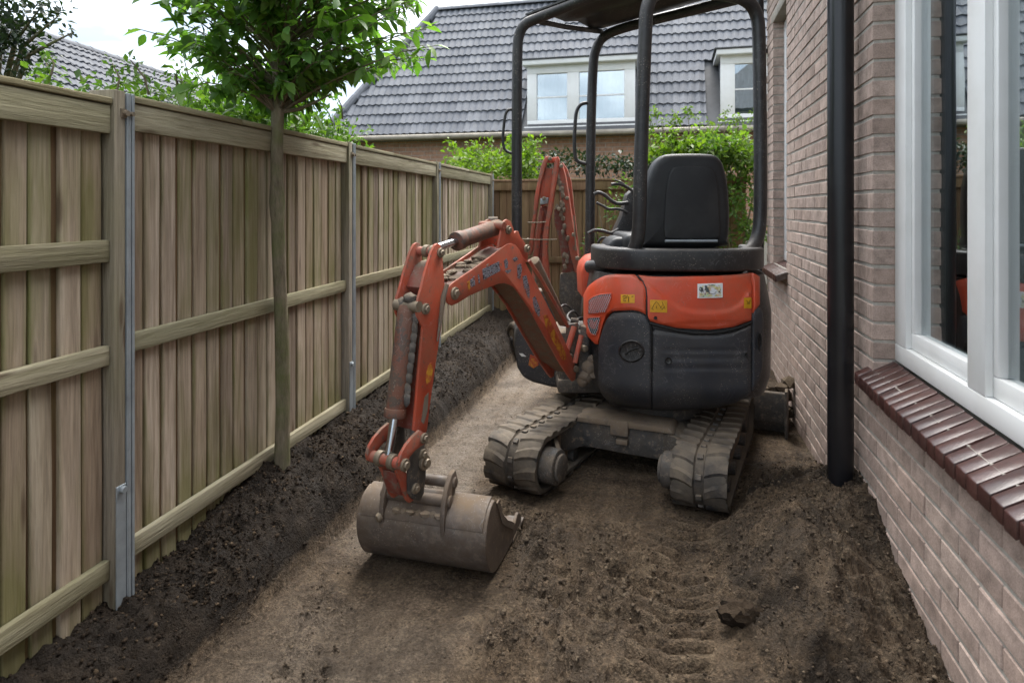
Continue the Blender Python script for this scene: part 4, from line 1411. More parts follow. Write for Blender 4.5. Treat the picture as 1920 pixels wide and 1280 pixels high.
# espalier twigs in front of the back fence
p = at(1150, 480, 7.6)
g0 = thing('bare_shrub', 'thin twiggy shrub with few leaves in front of the back fence beside the levers', 'shrub', (p.x, p.y, 0))
g = G(); rs = random.Random(9)
for k in range(16):
    e = at(rs.uniform(1105, 1215), rs.uniform(350, 500), 7.6 + rs.uniform(-.2, .2))
    m_ = Vector((p.x, p.y, .3)).lerp(e, .55) + Vector((rs.uniform(-.12, .12), 0, rs.uniform(-.05, .12)))
    g.tube([Vector((p.x, p.y, -.05)), m_, e], [.014, .010, .004], 5)
tag(g.build('stem', BARK, g0), kind='stuff')
bl = [(at(rs.uniform(1100, 1215), rs.uniform(340, 500), 7.6).to_tuple(), (.14, .12, .12), 22) for k in range(16)]
tag(leaf_cloud(G(), bl, .06, .5, 43).build('foliage', MIDG, g0, ang=180), kind='stuff')
# weeds at the wall foot
g = G(); rs = random.Random(10)
for k in range(46):
    b = w_world(-.05 - .1 * rs.random(), 6.15 + .35 * rs.random(), .1)
    d = Vector((rs.uniform(-.08, .08), rs.uniform(-.08, .08), rs.uniform(.1, .24)))
    g.add([b - Vector((.006, 0, 0)), b + Vector((.006, 0, 0)), b + d], [(0, 1, 2)])
tag(g.build('grass_tuft', MIDG), 'tuft of green grass at the far corner of the brick house', 'grass', kind='stuff')
# ------------------------------------------------------------------ the excavator
EX = thing('mini_excavator', 'orange and black mini excavator with canopy, its muddy digging arm reaching to the left', 'excavator', (.87, 4.3, 0))
# ---- undercarriage
def track(o, t, r, wd, ln, outer):
    o = Vector((*o, 0)); t = Vector((*t, 0)); r = Vector((*r, 0)); z = Vector((0, 0, 1))
    RA = .150; zc = .172
    def path(s):
        """s along the belt centre line -> point and outward normal in (t, z)"""
        c0, c1 = RA + .02, ln - RA - .02
        Ls = c1 - c0; La = math.pi * RA
        s = s % (2 * Ls + 2 * La)
        if s < Ls:   # top, running forward
            q = s / Ls; return (c0 + s, zc + RA - .012 * math.sin(math.pi * q)), (0, 1), (1, 0)
        s -= Ls
        if s < La:
            a = math.pi / 2 - s / RA; return (c1 + RA * math.cos(a), zc + RA * math.sin(a)), (math.cos(a), math.sin(a)), (math.sin(a), -math.cos(a))
        s -= La
        if s < Ls: return (c1 - s, zc - RA), (0, -1), (-1, 0)
        s -= Ls
        a = -math.pi / 2 - s / RA; return (c0 + RA * math.cos(a), zc + RA * math.sin(a)), (math.cos(a), math.sin(a)), (math.sin(a), -math.cos(a))
    c0, c1 = RA + .02, ln - RA - .02
    TOT = 2 * (c1 - c0) + 2 * math.pi * RA
    def W(p, lat, h, nrm): return o + t * (p[0] + nrm[0] * h) + z * (p[1] + nrm[1] * h) + r * lat
    g = G(); N = 84; vs_ = []; sect = [(-wd / 2, -.018), (-wd / 2, .0), (-wd / 2 + .012, .010), (-.03, .010), (-.022, .0), (.022, .0), (.03, .010), (wd / 2 - .012, .010), (wd / 2, .0), (wd / 2, -.018)]
    m_ = len(sect)
    for k in range(N):
        p, nr, tg = path(TOT * k / N)
        vs_ += [W(p, a, h, nr) for a, h in sect]
    fs = [(k * m_ + j, k * m_ + (j + 1) % m_, ((k + 1) % N) * m_ + (j + 1) % m_, ((k + 1) % N) * m_ + j) for k in range(N) for j in range(m_)]
    g.add(vs_, fs)
    belt = g.build('track', RUBBER, EX, ang=50)
    npitch = 30
    rr = random.Random(int(wd * 1000))
    for k in range(npitch):
        for side in (-1, 1):
            s0 = TOT * (k + (.5 if side > 0 else 0)) / npitch
            g = G(); rows = []
            lat0, lat1 = side * .030, side * (wd / 2 + .004)
            for q in np.linspace(0, 1, 4):
                lat = lat0 + (lat1 - lat0) * q
                sk = .030 * q + .010 * math.sin(q * 3)
                hw = .026 + .007 * q
                H = .019 + rr.uniform(-.003, .003)
                row = []
                for ds, h in ((-hw - .008, .006), (-hw * .7, H), (hw * .55, H - .002), (hw + .012, .006)):
                    p, nr, tg = path(s0 + ds + sk)
                    row.append(W(p, lat, h, nr))
                rows.append(row)
            g.grid(rows, flip=(side < 0))
            # end caps
            for row, fl in ((rows[0], side > 0), (rows[-1], side < 0)):
                f = (0, 1, 2, 3); g.add(row, [f if fl else f[::-1]])
            g.build('lug', RUBBER, belt, bevel=0, ang=30)
    # steel links between the two rows of lugs
    g = G()
    for k in range(npitch):
        p, nr, tg = path(TOT * (k + .25) / npitch)
        c = W(p, 0, .004, nr)
        M = Matrix((t * tg[0] + z * tg[1], r, t * nr[0] + z * nr[1])).transposed()
        g.box(c, (.030, .030, .014), M)
    tag(g.build('track_link', IRON, belt, bevel=.002, segs=1), kind='stuff')
    # frame, rollers, sprocket
    g = G()
    g.prism([o + t * a + z * b + r * (-wd * .3) for a, b in ((.26, .10), (.26, .2), (.5, .245), (ln - .5, .245), (ln - .2, .2), (ln - .2, .12), (ln - .4, .075), (.4, .075))], r * wd * .6)
    g.build('track_frame', MUDDY, EX, bevel=.008)
    for k in range(4):
        c = o + t * (.36 + k * .26) + z * .072
        G().cyl(c - r * wd * .42, c + r * wd * .42, .045, 14).build('roller', IRON, EX, bevel=.004)
    c = o + t * .17 + z * zc
    sp = G().cyl(c - r * wd * .36, c + r * wd * .36, .115, 18).build('sprocket', IRON, EX, bevel=.006)
    c = o + t * (ln - .17) + z * zc
    G().cyl(c - r * wd * .40, c + r * wd * .40, .118, 20).build('idler', IRON, EX, bevel=.01)
    # drive motor drum on the inner side
    c = o + t * .17 + z * zc; s = -outer
    g = G(); g.cyl(c + r * s * (wd * .36), c + r * s * (wd / 2 + .075), .100, 22); g.cyl(c + r * s * (wd / 2 + .075), c + r * s * (wd / 2 + .095), .078, 22)
    g.build('drive_motor', IRON, EX, bevel=.01)
track(*TRK[0][:3], TRK[0][3], TRK[0][4], -1)
track(*TRK[1][:3], TRK[1][3], TRK[1][4], 1)
# cross member between the tracks
A = Vector((.335, 4.08, 0)); B = Vector((1.00, 3.80, 0))
ab = (B - A).normalized(); bk = Vector((-ab.y, ab.x, 0))
def X(a, b, z_): return A + ab * a + bk * b + Vector((0, 0, z_))
LB = (B - A).length
g = G(); g.prism([X(a, 0, z_) for a, z_ in ((.08, .145), (LB - .04, .125), (LB + .05, .20), (LB + .02, .285), (LB - .08, .318), (.12, .318), (.02, .27), (-.02, .18))], bk * .5)
g.build('cross_member', IRON, EX, bevel=.012)
g = G(); g.prism([X(a, -.03, z_) for a, z_ in ((.03, .30), (LB - .03, .30), (LB - .06, .335), (.35, .345), (.1, .335))], bk * .22)
g.build('mud_ledge', MUDDY, EX, bevel=.015)
# the legs sweeping down to the drive motors
lo = Vector((*TRK[0][0], 0)); lt = Vector((*TRK[0][1], 0)); lr = Vector((*TRK[0][2], 0))
ro_ = Vector((*TRK[1][0], 0)); rtt = Vector((*TRK[1][1], 0)); rrr = Vector((*TRK[1][2], 0))
def leg(p0, p1, p2, w):
    g = G(); rows = []
    pts = [p0, p0.lerp(p1, .5), p1, p1.lerp(p2, .5), p2]
    hs = [.13, .15, .165, .17, .17]
    for p, hh in zip(pts, hs):
        rows.append([p + Vector((0, 0, -hh / 2)), p + Vector((0, 0, hh / 2)), p + bk * w + Vector((0, 0, hh / 2)), p + bk * w + Vector((0, 0, -hh / 2)), p + Vector((0, 0, -hh / 2))])
    g.grid(rows); g.add(rows[0][:4], [(0, 1, 2, 3)]); g.add(rows[-1][:4], [(3, 2, 1, 0)])
    return g.build('frame_leg', IRON, EX, bevel=.01)
leg(lo + lt * .19 + lr * .215 + Vector((0, 0, .18)), X(-.04, -.16, .205), X(.12, .0, .23), .07)
leg(ro_ + rtt * .19 - rrr * .2 + Vector((0, 0, .18)), X(LB + .02, -.06, .20), X(LB - .1, .0, .22), .06)
g = G(); g.box(X(LB * .5, -.012, .30), (.11, .06, .09), Matrix.Rotation(math.atan2(ab.y, ab.x), 3, 'Z')); g.build('tow_plate', MUDDY, EX, bevel=.006)
g = G(); g.box(X(LB * .52, -.012, .215), (.075, .05, .035), Matrix.Rotation(math.atan2(ab.y, ab.x), 3, 'Z')); g.build('tow_eye', MUDDY, EX, bevel=.01)
g = G(); g.cyl((.98, 4.32, .30), (.98, 4.32, .50), .30, 30); g.build('turntable', IRON, EX, bevel=.01)
# dozer blade at the far end
bl0 = Vector((1.985, 4.60, 0)); br = -Vector((*TRK[1][2], 0)); bt = Vector((*TRK[1][1], 0))
g = G()
prof = [(0, .02), (-.05, .1), (-.055, .2), (-.02, .30), (.0, .31), (-.02, .2), (-.015, .1), (.03, .02)]
g.prism([bl0 + bt * (a + .02) + Vector((0, 0, b)) for a, b in prof], br * 1.35)
bld = g.build('dozer_blade', IRON, EX, bevel=.004)
for q in (0, 1.35):
    g = G(); c = bl0 + br * q
    g.prism([c + bt * a + Vector((0, 0, b)) for a, b in ((-.10, .0), (-.12, .12), (-.10, .345), (-.04, .355), (.06, .30), (.07, .0))], br * (.018 if q == 0 else -.018))
    g.build('end_plate', IRON, bld, bevel=.004)
for q in (.45, .95):
    g = G(); c = bl0 + br * q + Vector((0, 0, .17)); g.tube([c, c - bt * .5 + Vector((0, 0, .06))], .04, 10); g.build('blade_arm', IRON, EX)

# ---- upper structure: rounded plan outline
UC = Vector((1.085, 4.33, 0)); UA, UB, UN = .603, .575, 2.9
uang = R(-3)
def uloc(p, off=0.):
    d = p - UC
    x = d.x * math.cos(-uang) - d.y * math.sin(-uang); y = d.x * math.sin(-uang) + d.y * math.cos(-uang)
    return x, y
def uimp(p, off):
    x, y = uloc(p)
    return (abs(x) / (UA + off)) ** UN + (abs(y) / (UB + off)) ** UN - 1
def hull(u, v, off=0., tuck=True):
    """point on the body's upright rounded surface (offset outwards) seen at u, v"""
    d = ray(u, v); o = Vector((0, 0, CAMZ))
    def val(Y):
        p = o + d * Y
        of = off
        if tuck: of -= .10 * max(0, (.60 - p.z) / .16) ** 2 if p.z < .60 else 0
        if tuck and p.z > 1.0: of -= .05 * ((p.z - 1.0) / .25) ** 2
        return uimp(Vector((p.x, p.y, 0)), of)
    prevY = 3.3; best = (1e9, 3.3); pv = val(prevY)
    Y = prevY
    while Y < 4.6:
        Y += .02
        c = val(Y)
        if c < best[0]: best = (c, Y)
        if c <= 0:
            a, b = Y - .02, Y
            for _ in range(18):
                m_ = (a + b) / 2
                if val(m_) > 0: a = m_
                else: b = m_
            return o + d * b
    return o + d * best[1]
def panel(name, cols, mat, parent, off=.012, thick=.03, rows=16, fn=None, bevel=0):
    """cols: (u, v_top, v_bottom)"""
    g = G(); P = []
    us = []
    cols = sorted(cols)
    n = 40
    U = np.linspace(cols[0][0], cols[-1][0], n)
    xs_ = [c[0] for c in cols]
    vt = np.interp(U, xs_, [c[1] for c in cols]); vb = np.interp(U, xs_, [c[2] for c in cols])
    for k in range(rows + 1):
        row = []
        t = k / rows
        for j in range(n):
            v = vt[j] + (vb[j] - vt[j]) * t
            o_ = off
            # rolled edges
            e = min(t, 1 - t) * (vb[j] - vt[j]); e2 = min(j, n - 1 - j) * (U[1] - U[0])
            ee = min(e, e2)
            if ee < 4: o_ -= .008 * (1 - ee / 4) ** 2
            if fn: o_ += fn(U[j], v)
            row.append(hull(U[j], v, o_))
        P.append(row)
    c = Vector((0, 0, 0))
    for row in P:
        for p in row: c += p
    c /= (rows + 1) * n
    inward = (Vector((UC.x, UC.y, c.z)) - c).normalized() * thick
    g.grid(P, thick=inward)
    return g.build(name, mat, parent, ang=40)
# dark core
g = G(); K = 64
def uring(off, z_, a0=0, a1=2 * math.pi, n=K):
    out = []
    for k in range(n):
        a = a0 + (a1 - a0) * k / (n if a1 - a0 > 6.2 else n - 1)
        c, s = math.cos(a), math.sin(a)
        x = (UA + off) * abs(c) ** (2 / UN) * (1 if c > 0 else -1); y = (UB + off) * abs(s) ** (2 / UN) * (1 if s > 0 else -1)
        out.append(UC + Vector((x * math.cos(uang) - y * math.sin(uang), x * math.sin(uang) + y * math.cos(uang), z_)))
    return out
rings = [uring(-.14, .47), uring(-.05, .50), uring(-.02, .60), uring(-.014, 1.0), uring(-.055, 1.235), uring(-.3, 1.24)]
vs_ = [p for r in rings for p in r]
fs = [(i * K + k, i * K + (k + 1) % K, (i + 1) * K + (k + 1) % K, (i + 1) * K + k) for i in range(5) for k in range(K)]
fs.append(tuple(range(K))[::-1]); fs.append(tuple(range(5 * K, 6 * K)))
g.add(vs_, fs); g.build('body', BLACKP, EX, ang=50)
def smile(u, v):
    # pressed contour across the bonnet
    xs_ = [1200, 1225, 1250, 1275, 1300, 1340, 1370, 1390, 1405, 1412]; ys_ = [518, 540, 562, 578, 584, 585, 581, 570, 545, 520]
    y = float(np.interp(u, xs_, ys_))
    return -.012 * (1 - float(smooth(y - 4, y + 4, np.array(v)))) - .006 * float(smooth(601, 604, np.array(v - .25 * max(0, 1310 - u) * .4)))
bon = panel('bonnet', [(1199, 516, 524), (1206, 517, 536), (1211, 517.5, 556), (1215, 518, 601), (1240, 519, 608), (1270, 519, 615), (1330, 518, 618), (1375, 516, 613), (1409, 512, 600)], BONNET, EX, .016, .03, 26, smile)
sd = panel('side_cover', [(1094, 553, 618), (1098, 543, 627), (1105, 534, 634), (1116, 526, 645), (1122, 522, 645), (1129, 519, 614), (1137, 516, 591), (1148, 514.5, 583), (1184, 515, 581), (1198, 523, 583), (1207, 534, 587), (1211, 546, 590)], BONNET, EX, .014, .03, 20)
panel('side_cover', [(1412.5, 512, 590), (1419, 515, 578), (1425, 519, 570)], BONNET, EX, .014, .03, 10)
panel('lower_cover', [(1122, 648, 722), (1125, 634, 733), (1130, 617, 742), (1138, 597, 750), (1148, 588, 759), (1165, 586, 763), (1184, 586, 765), (1200, 588, 767), (1210, 593, 768), (1217, 605, 768), (1221, 618, 768)], COVER, EX, .018, .03, 24)
def grooves(u, v):
    if not 1238 < u < 1400: return 0
    k = 0
    for c in (657, 671, 690): k += math.exp(-((v - c) / 3.0) ** 2)
    return -.005 * k * min(1, (u - 1238) / 12, (1400 - u) / 12)
cw = panel('counterweight', [(1224, 623, 768.5), (1228, 618, 769), (1250, 622, 769), (1300, 629, 768.5), (1345, 629, 764), (1375, 624, 757), (1400, 614, 744), (1408, 609, 736)], COVER, EX, .020, .03, 34, grooves)
panel('lower_cover', [(1411, 592, 733), (1416, 580, 726), (1424, 576, 712), (1429, 580, 694), (1432, 600, 672)], COVER, EX, .016, .03, 20)
# handle recess, bolt recesses
def ell(u, v, ru, rv, off, n=26): return [hull(u + ru * math.cos(a), v + rv * math.sin(a), off) for a in np.linspace(0, 2 * math.pi, n, endpoint=False)]
def dish(u, v, ru, rv, off, name='handle_recess', parent=EX):
    g = G(); rs_ = [ell(u, v, ru * k, rv * k, off + h) for k, h in ((1.12, .004), (1.0, .012), (.92, .004), (.8, .0025))]
    n = 26; vs_ = [p for r in rs_ for p in r] + [hull(u, v, off + .0025)]
    fs = [(i * n + k, i * n + (k + 1) % n, (i + 1) * n + (k + 1) % n, (i + 1) * n + k) for i in range(3) for k in range(n)]
    fs += [(3 * n + k, 3 * n + (k + 1) % n, 4 * n) for k in range(n)]
    g.add(vs_, fs); o = g.build(name, BLACKP, parent, ang=50); return o
dr = dish(1184, 658, 22, 19, .018)
g = G(); g.tube([hull(1172, 664, .026), hull(1184, 656, .03), hull(1196, 652, .026)], .005, 6); g.build('latch', BLACK, dr)
dish(1253, 676, 6, 6, .020, 'bolt_recess', cw); dish(1399, 665, 3, 4, .020, 'bolt_recess', cw); dish(1229, 596, 3, 3, .016, 'bolt_recess', bon)
dish(1425, 640, 4, 16, .016, 'handle_recess', EX)
# grilles on the side cover
def hullpoly(pts, off, name, mat, parent, th=.004):
    g = G(); P = [hull(u, v, off) for u, v in pts]
    c = Vector((0, 0, 0))
    for p in P: c += p
    c /= len(P); g.add(P + [c], [(k, (k + 1) % len(P), len(P)) for k in range(len(P))])
    # edge thickness
    inw = (Vector((UC.x, UC.y, c.z)) - c).normalized() * th; n = len(P)
    g.add(P + [p + inw for p in P], [(k, k + n, (k + 1) % n + n, (k + 1) % n) for k in range(n)])
    return g.build(name, mat, parent, smooth=False)
def grille(poly):
    gr_ = hullpoly(poly, .0165, 'grille', MESHM, sd)
    g = G(); pts = [hull(u, v, .017) for u, v in poly]
    g.tube(pts + [pts[0]], .0045, 6); g.build('grille_rim', BONNET, gr_)
    # crossing wires clipped to the polygon
    def inside(x, y):
        c = False; n = len(poly)
        for i in range(n):
            x1, y1 = poly[i]; x2, y2 = poly[(i + 1) % n]
            if (y1 > y) != (y2 > y) and x < (x2 - x1) * (y - y1) / (y2 - y1) + x1: c = not c
        return c
    g = G(); cx = sum(p[0] for p in poly) / len(poly); cy = sum(p[1] for p in poly) / len(poly)
    for sgn in (1, -1):
        for k in range(-14, 15):
            run = []
            for q in np.arange(-40, 41, 1.5):
                x = cx + k * 3.6 + q * .42; y = cy + sgn * q
                if inside(x, y): run.append(hull(x, y, .0195))
                else:
                    if len(run) > 1: g.tube(run, .0016, 4, False)
                    run = []
            if len(run) > 1: g.tube(run, .0016, 4, False)
    tag(g.build('grille_wire', GALV, gr_), kind='stuff')
grille([(1104, 563), (1112, 557), (1124, 552.5), (1136, 551), (1146, 550.5), (1145.5, 558), (1140, 574), (1134.5, 585.5), (1118, 587), (1103, 587.5)])
grille([(1102, 596), (1114, 595), (1126, 594.5), (1124, 606), (1121, 620), (1117, 628), (1110, 627), (1105, 620), (1101, 606)])
# seams
g = G(); g.tube([hull(1196, 518, .012), hull(1205, 527, .012), hull(1211, 540, .012), hull(1213, 556, .012), hull(1213, 590, .012), hull(1218, 604, .012), hull(1222.5, 622, .013), hull(1222.5, 690, .013), hull(1222.5, 766, .008)], .006, 6)
g.build('seam_rubber', BLACK, EX)
g = G(); g.tube([hull(u, v, .012) for u, v in ((1218, 606), (1240, 612), (1270, 620), (1300, 624), (1330, 624.5), (1360, 621), (1385, 614), (1409, 604))], .008, 6); g.build('seam_rubber', BLACK, EX)
# stickers
def sticker(u0, v0, u1, v1, mat, parent, off, name='sticker', sk=0):
    g = G(); P = []
    for a in np.linspace(0, 1, 5): P.append([hull(u0 + (u1 - u0) * b, v0 + (v1 - v0) * a + sk * b, off) for b in np.linspace(0, 1, 7)])
    g.grid(P, thick=(0, .003, 0)); return g.build(name, mat, parent)
def marks(lines, off, parent, r=.0011):
    g = G()
    for ln in lines: g.tube([hull(u, v, off) for u, v in ln], r, 4, True)
    return g.build('printed_mark', BLACK, parent)
ws = sticker(1219, 562, 1251, 585, YELLOW, bon, .0185, 'warning_sticker', 1)
marks([[(1222, 579), (1227.5, 569), (1231, 565.5), (1235, 570), (1240, 578)], [(1230.5, 573), (1230.8, 578)], [(1222, 579), (1226, 580.5)], [(1238, 577), (1243, 571), (1246, 575), (1241, 580)], [(1241, 566), (1244, 571)], [(1246, 576), (1247, 580)]], .0200, ws)
ws = sticker(1164, 552, 1190, 568, YELLOW, sd, .0155, 'warning_sticker')
marks([[(1167, 556), (1172, 553.5), (1174, 558), (1169, 560)], [(1168, 563), (1174, 564)], [(1176, 553), (1175, 558), (1179, 556), (1178, 566)], [(1184, 556), (1188, 555)]], .0170, ws, .0014)
ws = sticker(1395, 558, 1409, 578, YELLOW, bon, .0165, 'warning_sticker')
marks([[(1400, 563), (1403, 568), (1407, 562), (1405, 570), (1401, 569)]], .0180, ws)
ls = sticker(1308, 532, 1355, 559, WHITE, bon, .0095, 'label_sticker', -1.2)
sticker(1311, 534, 1353, 557, LABELPRINT, ls, .0108, 'label_print', -1.2)
marks([[(1326, 551), (1331, 550), (1336, 551), (1342, 550)], [(1315, 549), (1317, 543), (1320, 548)], [(1340, 549), (1344, 546)]], .0118, ls, .0012)

# black band carrying the canopy
g = G(); out = uring(-.055, 1.262, R(178), R(362), 40); inn = uring(-.16, 1.262, R(178), R(362), 40)
lowp = out + inn[::-1]
g.prism([p for p in lowp], (0, 0, .135)); g.build('canopy_base', BLACKP, EX, bevel=.02, segs=3)
g = G(); g.prism([p for p in uring(-.17, 1.25)], (0, 0, .06)); g.build('deck', IRON, EX, bevel=.008)
# canopy tubes
def pipe(pts, r, name='canopy_post', mat=BLACKP, n=14, sub=6):
    # smooth the corners with Catmull-Rom
    P = [Vector(p) for p in pts]; Q = [P[0] * 2 - P[1]] + P + [P[-1] * 2 - P[-2]]; out = []
    for i in range(1, len(Q) - 2):
        for k in range(sub):
            t = k / sub; a, b, c, d = Q[i - 1], Q[i], Q[i + 1], Q[i + 2]
            out.append(.5 * ((2 * b) + (c - a) * t + (2 * a - 5 * b + 4 * c - d) * t * t + (3 * b - a - 3 * c + d) * t ** 3))
    out.append(P[-1])
    return G().tube(out, r, n).build(name, mat, EX, ang=60)
PR = .042
ZR = 2.96
Dt = Vector((.83, 3.92, ZR)); Ct = Vector((1.52, 4.12, ZR)); Bt_ = Vector((.70, 4.95, ZR)); At_ = Vector((.14, 4.42, ZR))
# rear hoop: from the left foot up, across under the roof and down on the right
pipe([at(1104, 500, 4.25), at(1140, 497, 4.12), at(1172, 489, 4.0), at(1190, 465, 3.95), at(1198, 425, 3.93), at(1201, 320, 3.92), at(1206, 160, 3.92), at(1210, 60, 3.92), at(1213, 18, 3.92), at(1224, -6, 3.93), at(1250, -16, 3.95), at(1310, -14, 4.02), at(1370, -8, 4.1), at(1402, 4, 4.13), at(1418, 28, 4.15), at(1423, 70, 4.15), at(1425, 200, 4.14), at(1426, 330, 4.13), at(1425, 410, 4.12), at(1419, 448, 4.1), at(1403, 472, 4.05), at(1370, 482, 3.98)], PR)
pipe([at(969, 520, 4.45), at(969, 440, 4.45), at(969, 250, 4.45), at(970, 110, 4.45), at(973, 68, 4.45), at(985, 46, 4.43), at(1010, 34, 4.4), at(1060, 14, 4.3), at(1130, -14, 4.15), at(1200, -36, 4.02)], PR * .88)
pipe([at(1104, 520, 4.95), at(1106, 440, 4.95), at(1108, 250, 4.95), at(1112, 130, 4.95), at(1117, 95, 4.94), at(1130, 72, 4.92), at(1160, 56, 4.85), at(1240, 34, 4.65), at(1330, 12, 4.4), at(1400, -6, 4.2)], PR * .88)
# roof sheet lying on the tubes
g = G()
a_, b_, c_, d_ = at(985, 38, 4.45), at(1128, 62, 4.95), at(1412, -16, 4.2), at(1205, -44, 3.95)
rows = []
for q in np.linspace(0, 1, 9):
    l, r2 = a_.lerp(d_, q), b_.lerp(c_, q)
    rows.append([l.lerp(r2, t) + Vector((0, 0, .028 * math.sin(math.pi * t) + .02 + .012 * math.cos(t * 6 * math.pi))) for t in np.linspace(0, 1, 13)])
g.grid(rows, thick=(0, 0, .012)); g.build('canopy_roof', BLACKP, EX, ang=50)
g = G(); g.tube([a_ + Vector((0, 0, .01)), a_.lerp(b_, .5), b_ + Vector((0, 0, .01))], .02, 8); g.build('roof_edge', BLACKP, EX)
# grab handle and mirror stalk
pipe([at(1104, 193, 4.95), at(1090, 196, 4.95), at(1081, 210, 4.95), at(1078, 240, 4.95), at(1077, 275, 4.95), at(1080, 298, 4.95), at(1090, 305, 4.95), at(1104, 308, 4.95)], .014, 'grab_handle')
pipe([at(962, 205, 4.45), at(951, 208, 4.45), at(946, 225, 4.45), at(943, 262, 4.45), at(947, 281, 4.45), at(960, 288, 4.45)], .010, 'grab_handle')
# seat
SY = 4.17
ol = [(1206, 455), (1204, 425), (1207, 390), (1215, 345), (1226, 312), (1241, 294), (1262, 288), (1330, 288), (1351, 296), (1362, 318), (1369, 360), (1371, 415), (1367, 452), (1355, 463), (1222, 463)]
def fronto(pts, Y): return [at(u, v, Y) for u, v in pts]
def pillow(ol, Y, name, mat, parent, d0=.0, depth=.13, r=.035, steps=4):
    """outline with a rounded rim on the near side"""
    c = (sum(p[0] for p in ol) / len(ol), sum(p[1] for p in ol) / len(ol))
    # densify
    pts = []
    n = len(ol)
    for i in range(n):
        p0, p1, p2, p3 = ol[i - 1], ol[i], ol[(i + 1) % n], ol[(i + 2) % n]
        for k in range(4):
            t = k / 4
            pts.append(tuple(.5 * ((2 * p1[j]) + (p2[j] - p0[j]) * t + (2 * p0[j] - 5 * p1[j] + 4 * p2[j] - p3[j]) * t * t + (3 * p1[j] - p0[j] - 3 * p2[j] + p3[j]) * t ** 3) for j in (0, 1)))
    m_ = len(pts); g = G(); rings = []
    px = r * F / Y
    for k in range(steps + 1):
        a = k / steps * math.pi / 2
        ins = px * (1 - math.sin(a)); yy = r * (1 - math.cos(a))
        ring = []
        for (u, v) in pts:
            dx, dy = c[0] - u, c[1] - v; l = math.hypot(dx, dy)
            ring.append(at(u + dx / l * ins, v + dy / l * ins, Y) + Vector((0, yy, 0)))
        rings.append(ring)
    rings.append([p + Vector((0, depth - r, 0)) for p in rings[-1]])
    cen = at(c[0], c[1], Y)
    mid = [cen.lerp(p, .55) + Vector((0, -.006, 0)) for p in rings[0]]
    rings = [mid] + rings
    vs_ = [p for r_ in rings for p in r_] + [cen + Vector((0, -.008, 0))]
    fs = [(i * m_ + k, i * m_ + (k + 1) % m_, (i + 1) * m_ + (k + 1) % m_, (i + 1) * m_ + k) for i in range(len(rings) - 1) for k in range(m_)]
    fs += [(len(rings) * m_, (k + 1) % m_, k) for k in range(m_)]
    fs.append(tuple(range((len(rings) - 1) * m_, len(rings) * m_)))
    g.add(vs_, fs)
    bm = bmesh.new()
    return g.build(name, mat, parent, ang=50)
st = pillow(ol, SY, 'seat_back', VINYL, EX, depth=.15, r=.05)
il = [(1246, 440), (1246, 400), (1250, 350), (1258, 322), (1272, 312), (1325, 312), (1340, 322), (1347, 350), (1350, 400), (1350, 440), (1338, 448), (1258, 448)]
pillow(il, SY - .018, 'seat_panel', VINYL, st, depth=.03, r=.012)
G().tube([at(1247, 452, SY - .03), at(1345, 452, SY - .03)], .010, 8).build('seat_bar', GALV, st)
# seat cushion, seat pan and front cowl
g = G(); g.box((1.06, 4.56, 1.40), (.62, .62, .14)); g.build('seat_cushion', VINYL, EX, bevel=.045, segs=4)
g = G(); g.box((1.05, 4.42, 1.33), (.66, .6, .1)); g.build('seat_pan', BLACKP, EX, bevel=.02)
g = G(); g.prism(fronto([(1092, 560), (1090, 512), (1094, 497), (1106, 484), (1122, 480), (1136, 480), (1150, 490), (1162, 500), (1162, 560)], 4.45), (0, .35, 0)); g.build('front_cowl', BONNET, EX, bevel=.02, segs=3)
g = G(); g.prism(fronto([(1128, 500), (1131, 478), (1140, 474), (1172, 480), (1180, 500)], 4.32), (0, .3, 0)); g.build('control_box', DARKRED, EX, bevel=.015, segs=3)
g = G(); g.prism(fronto([(1136, 478), (1140, 458), (1152, 446), (1185, 444), (1200, 460), (1200, 480)], 4.36), (0, .35, 0)); g.build('arm_rest', VINYL, EX, bevel=.03, segs=4)
# steering column and levers
g = G(); g.prism(fronto([(1138, 470), (1150, 440), (1166, 405), (1176, 365), (1190, 352), (1206, 352), (1206, 400), (1190, 440), (1176, 474)], 4.85), (0, .16, 0)); g.build('control_column', BLACKP, EX, bevel=.012)
for pts, r_ in (([(1114, 364), (1122, 361), (1134, 366), (1147, 377), (1160, 382), (1178, 380)], .014), ([(1118, 380), (1128, 385), (1142, 392), (1160, 392), (1176, 398)], .010), ([(1103, 438), (1114, 432), (1130, 433), (1146, 437), (1160, 430)], .013), ([(1146, 346), (1160, 345), (1174, 350), (1186, 358)], .012), ([(1152, 337), (1168, 344), (1180, 356)], .007), ([(1126, 470), (1122, 455), (1130, 446), (1146, 448)], .010), ([(1205, 445), (1196, 430), (1186, 432), (1178, 446), (1172, 470)], .012)):
    pipe([at(u, v, 4.82) for u, v in pts], r_, 'control_lever', BLACKP, 8, 4)
# dark fender on the far left of the deck
g = G(); g.prism(fronto([(966, 618), (964.5, 650), (970, 690), (981, 709), (1000, 718), (1035, 727), (1110, 735), (1125, 700), (1125, 650), (1060, 636), (990, 606), (975, 604)], 4.55), (0, .5, 0))
ff = g.build('front_fender', COVER, EX, bevel=.03, segs=4)
g = G(); g.prism(fronto([(994, 664), (1008, 670), (1010, 684), (1000, 690), (991, 684)], 4.547), (0, -.003, 0)); g.build('sticker', YDECAL, ff)
g = G(); g.prism(fronto([(973, 662), (980, 662.5), (987, 668), (978, 668)], 4.547), (0, -.003, 0)); g.build('sticker', WHITE, ff)
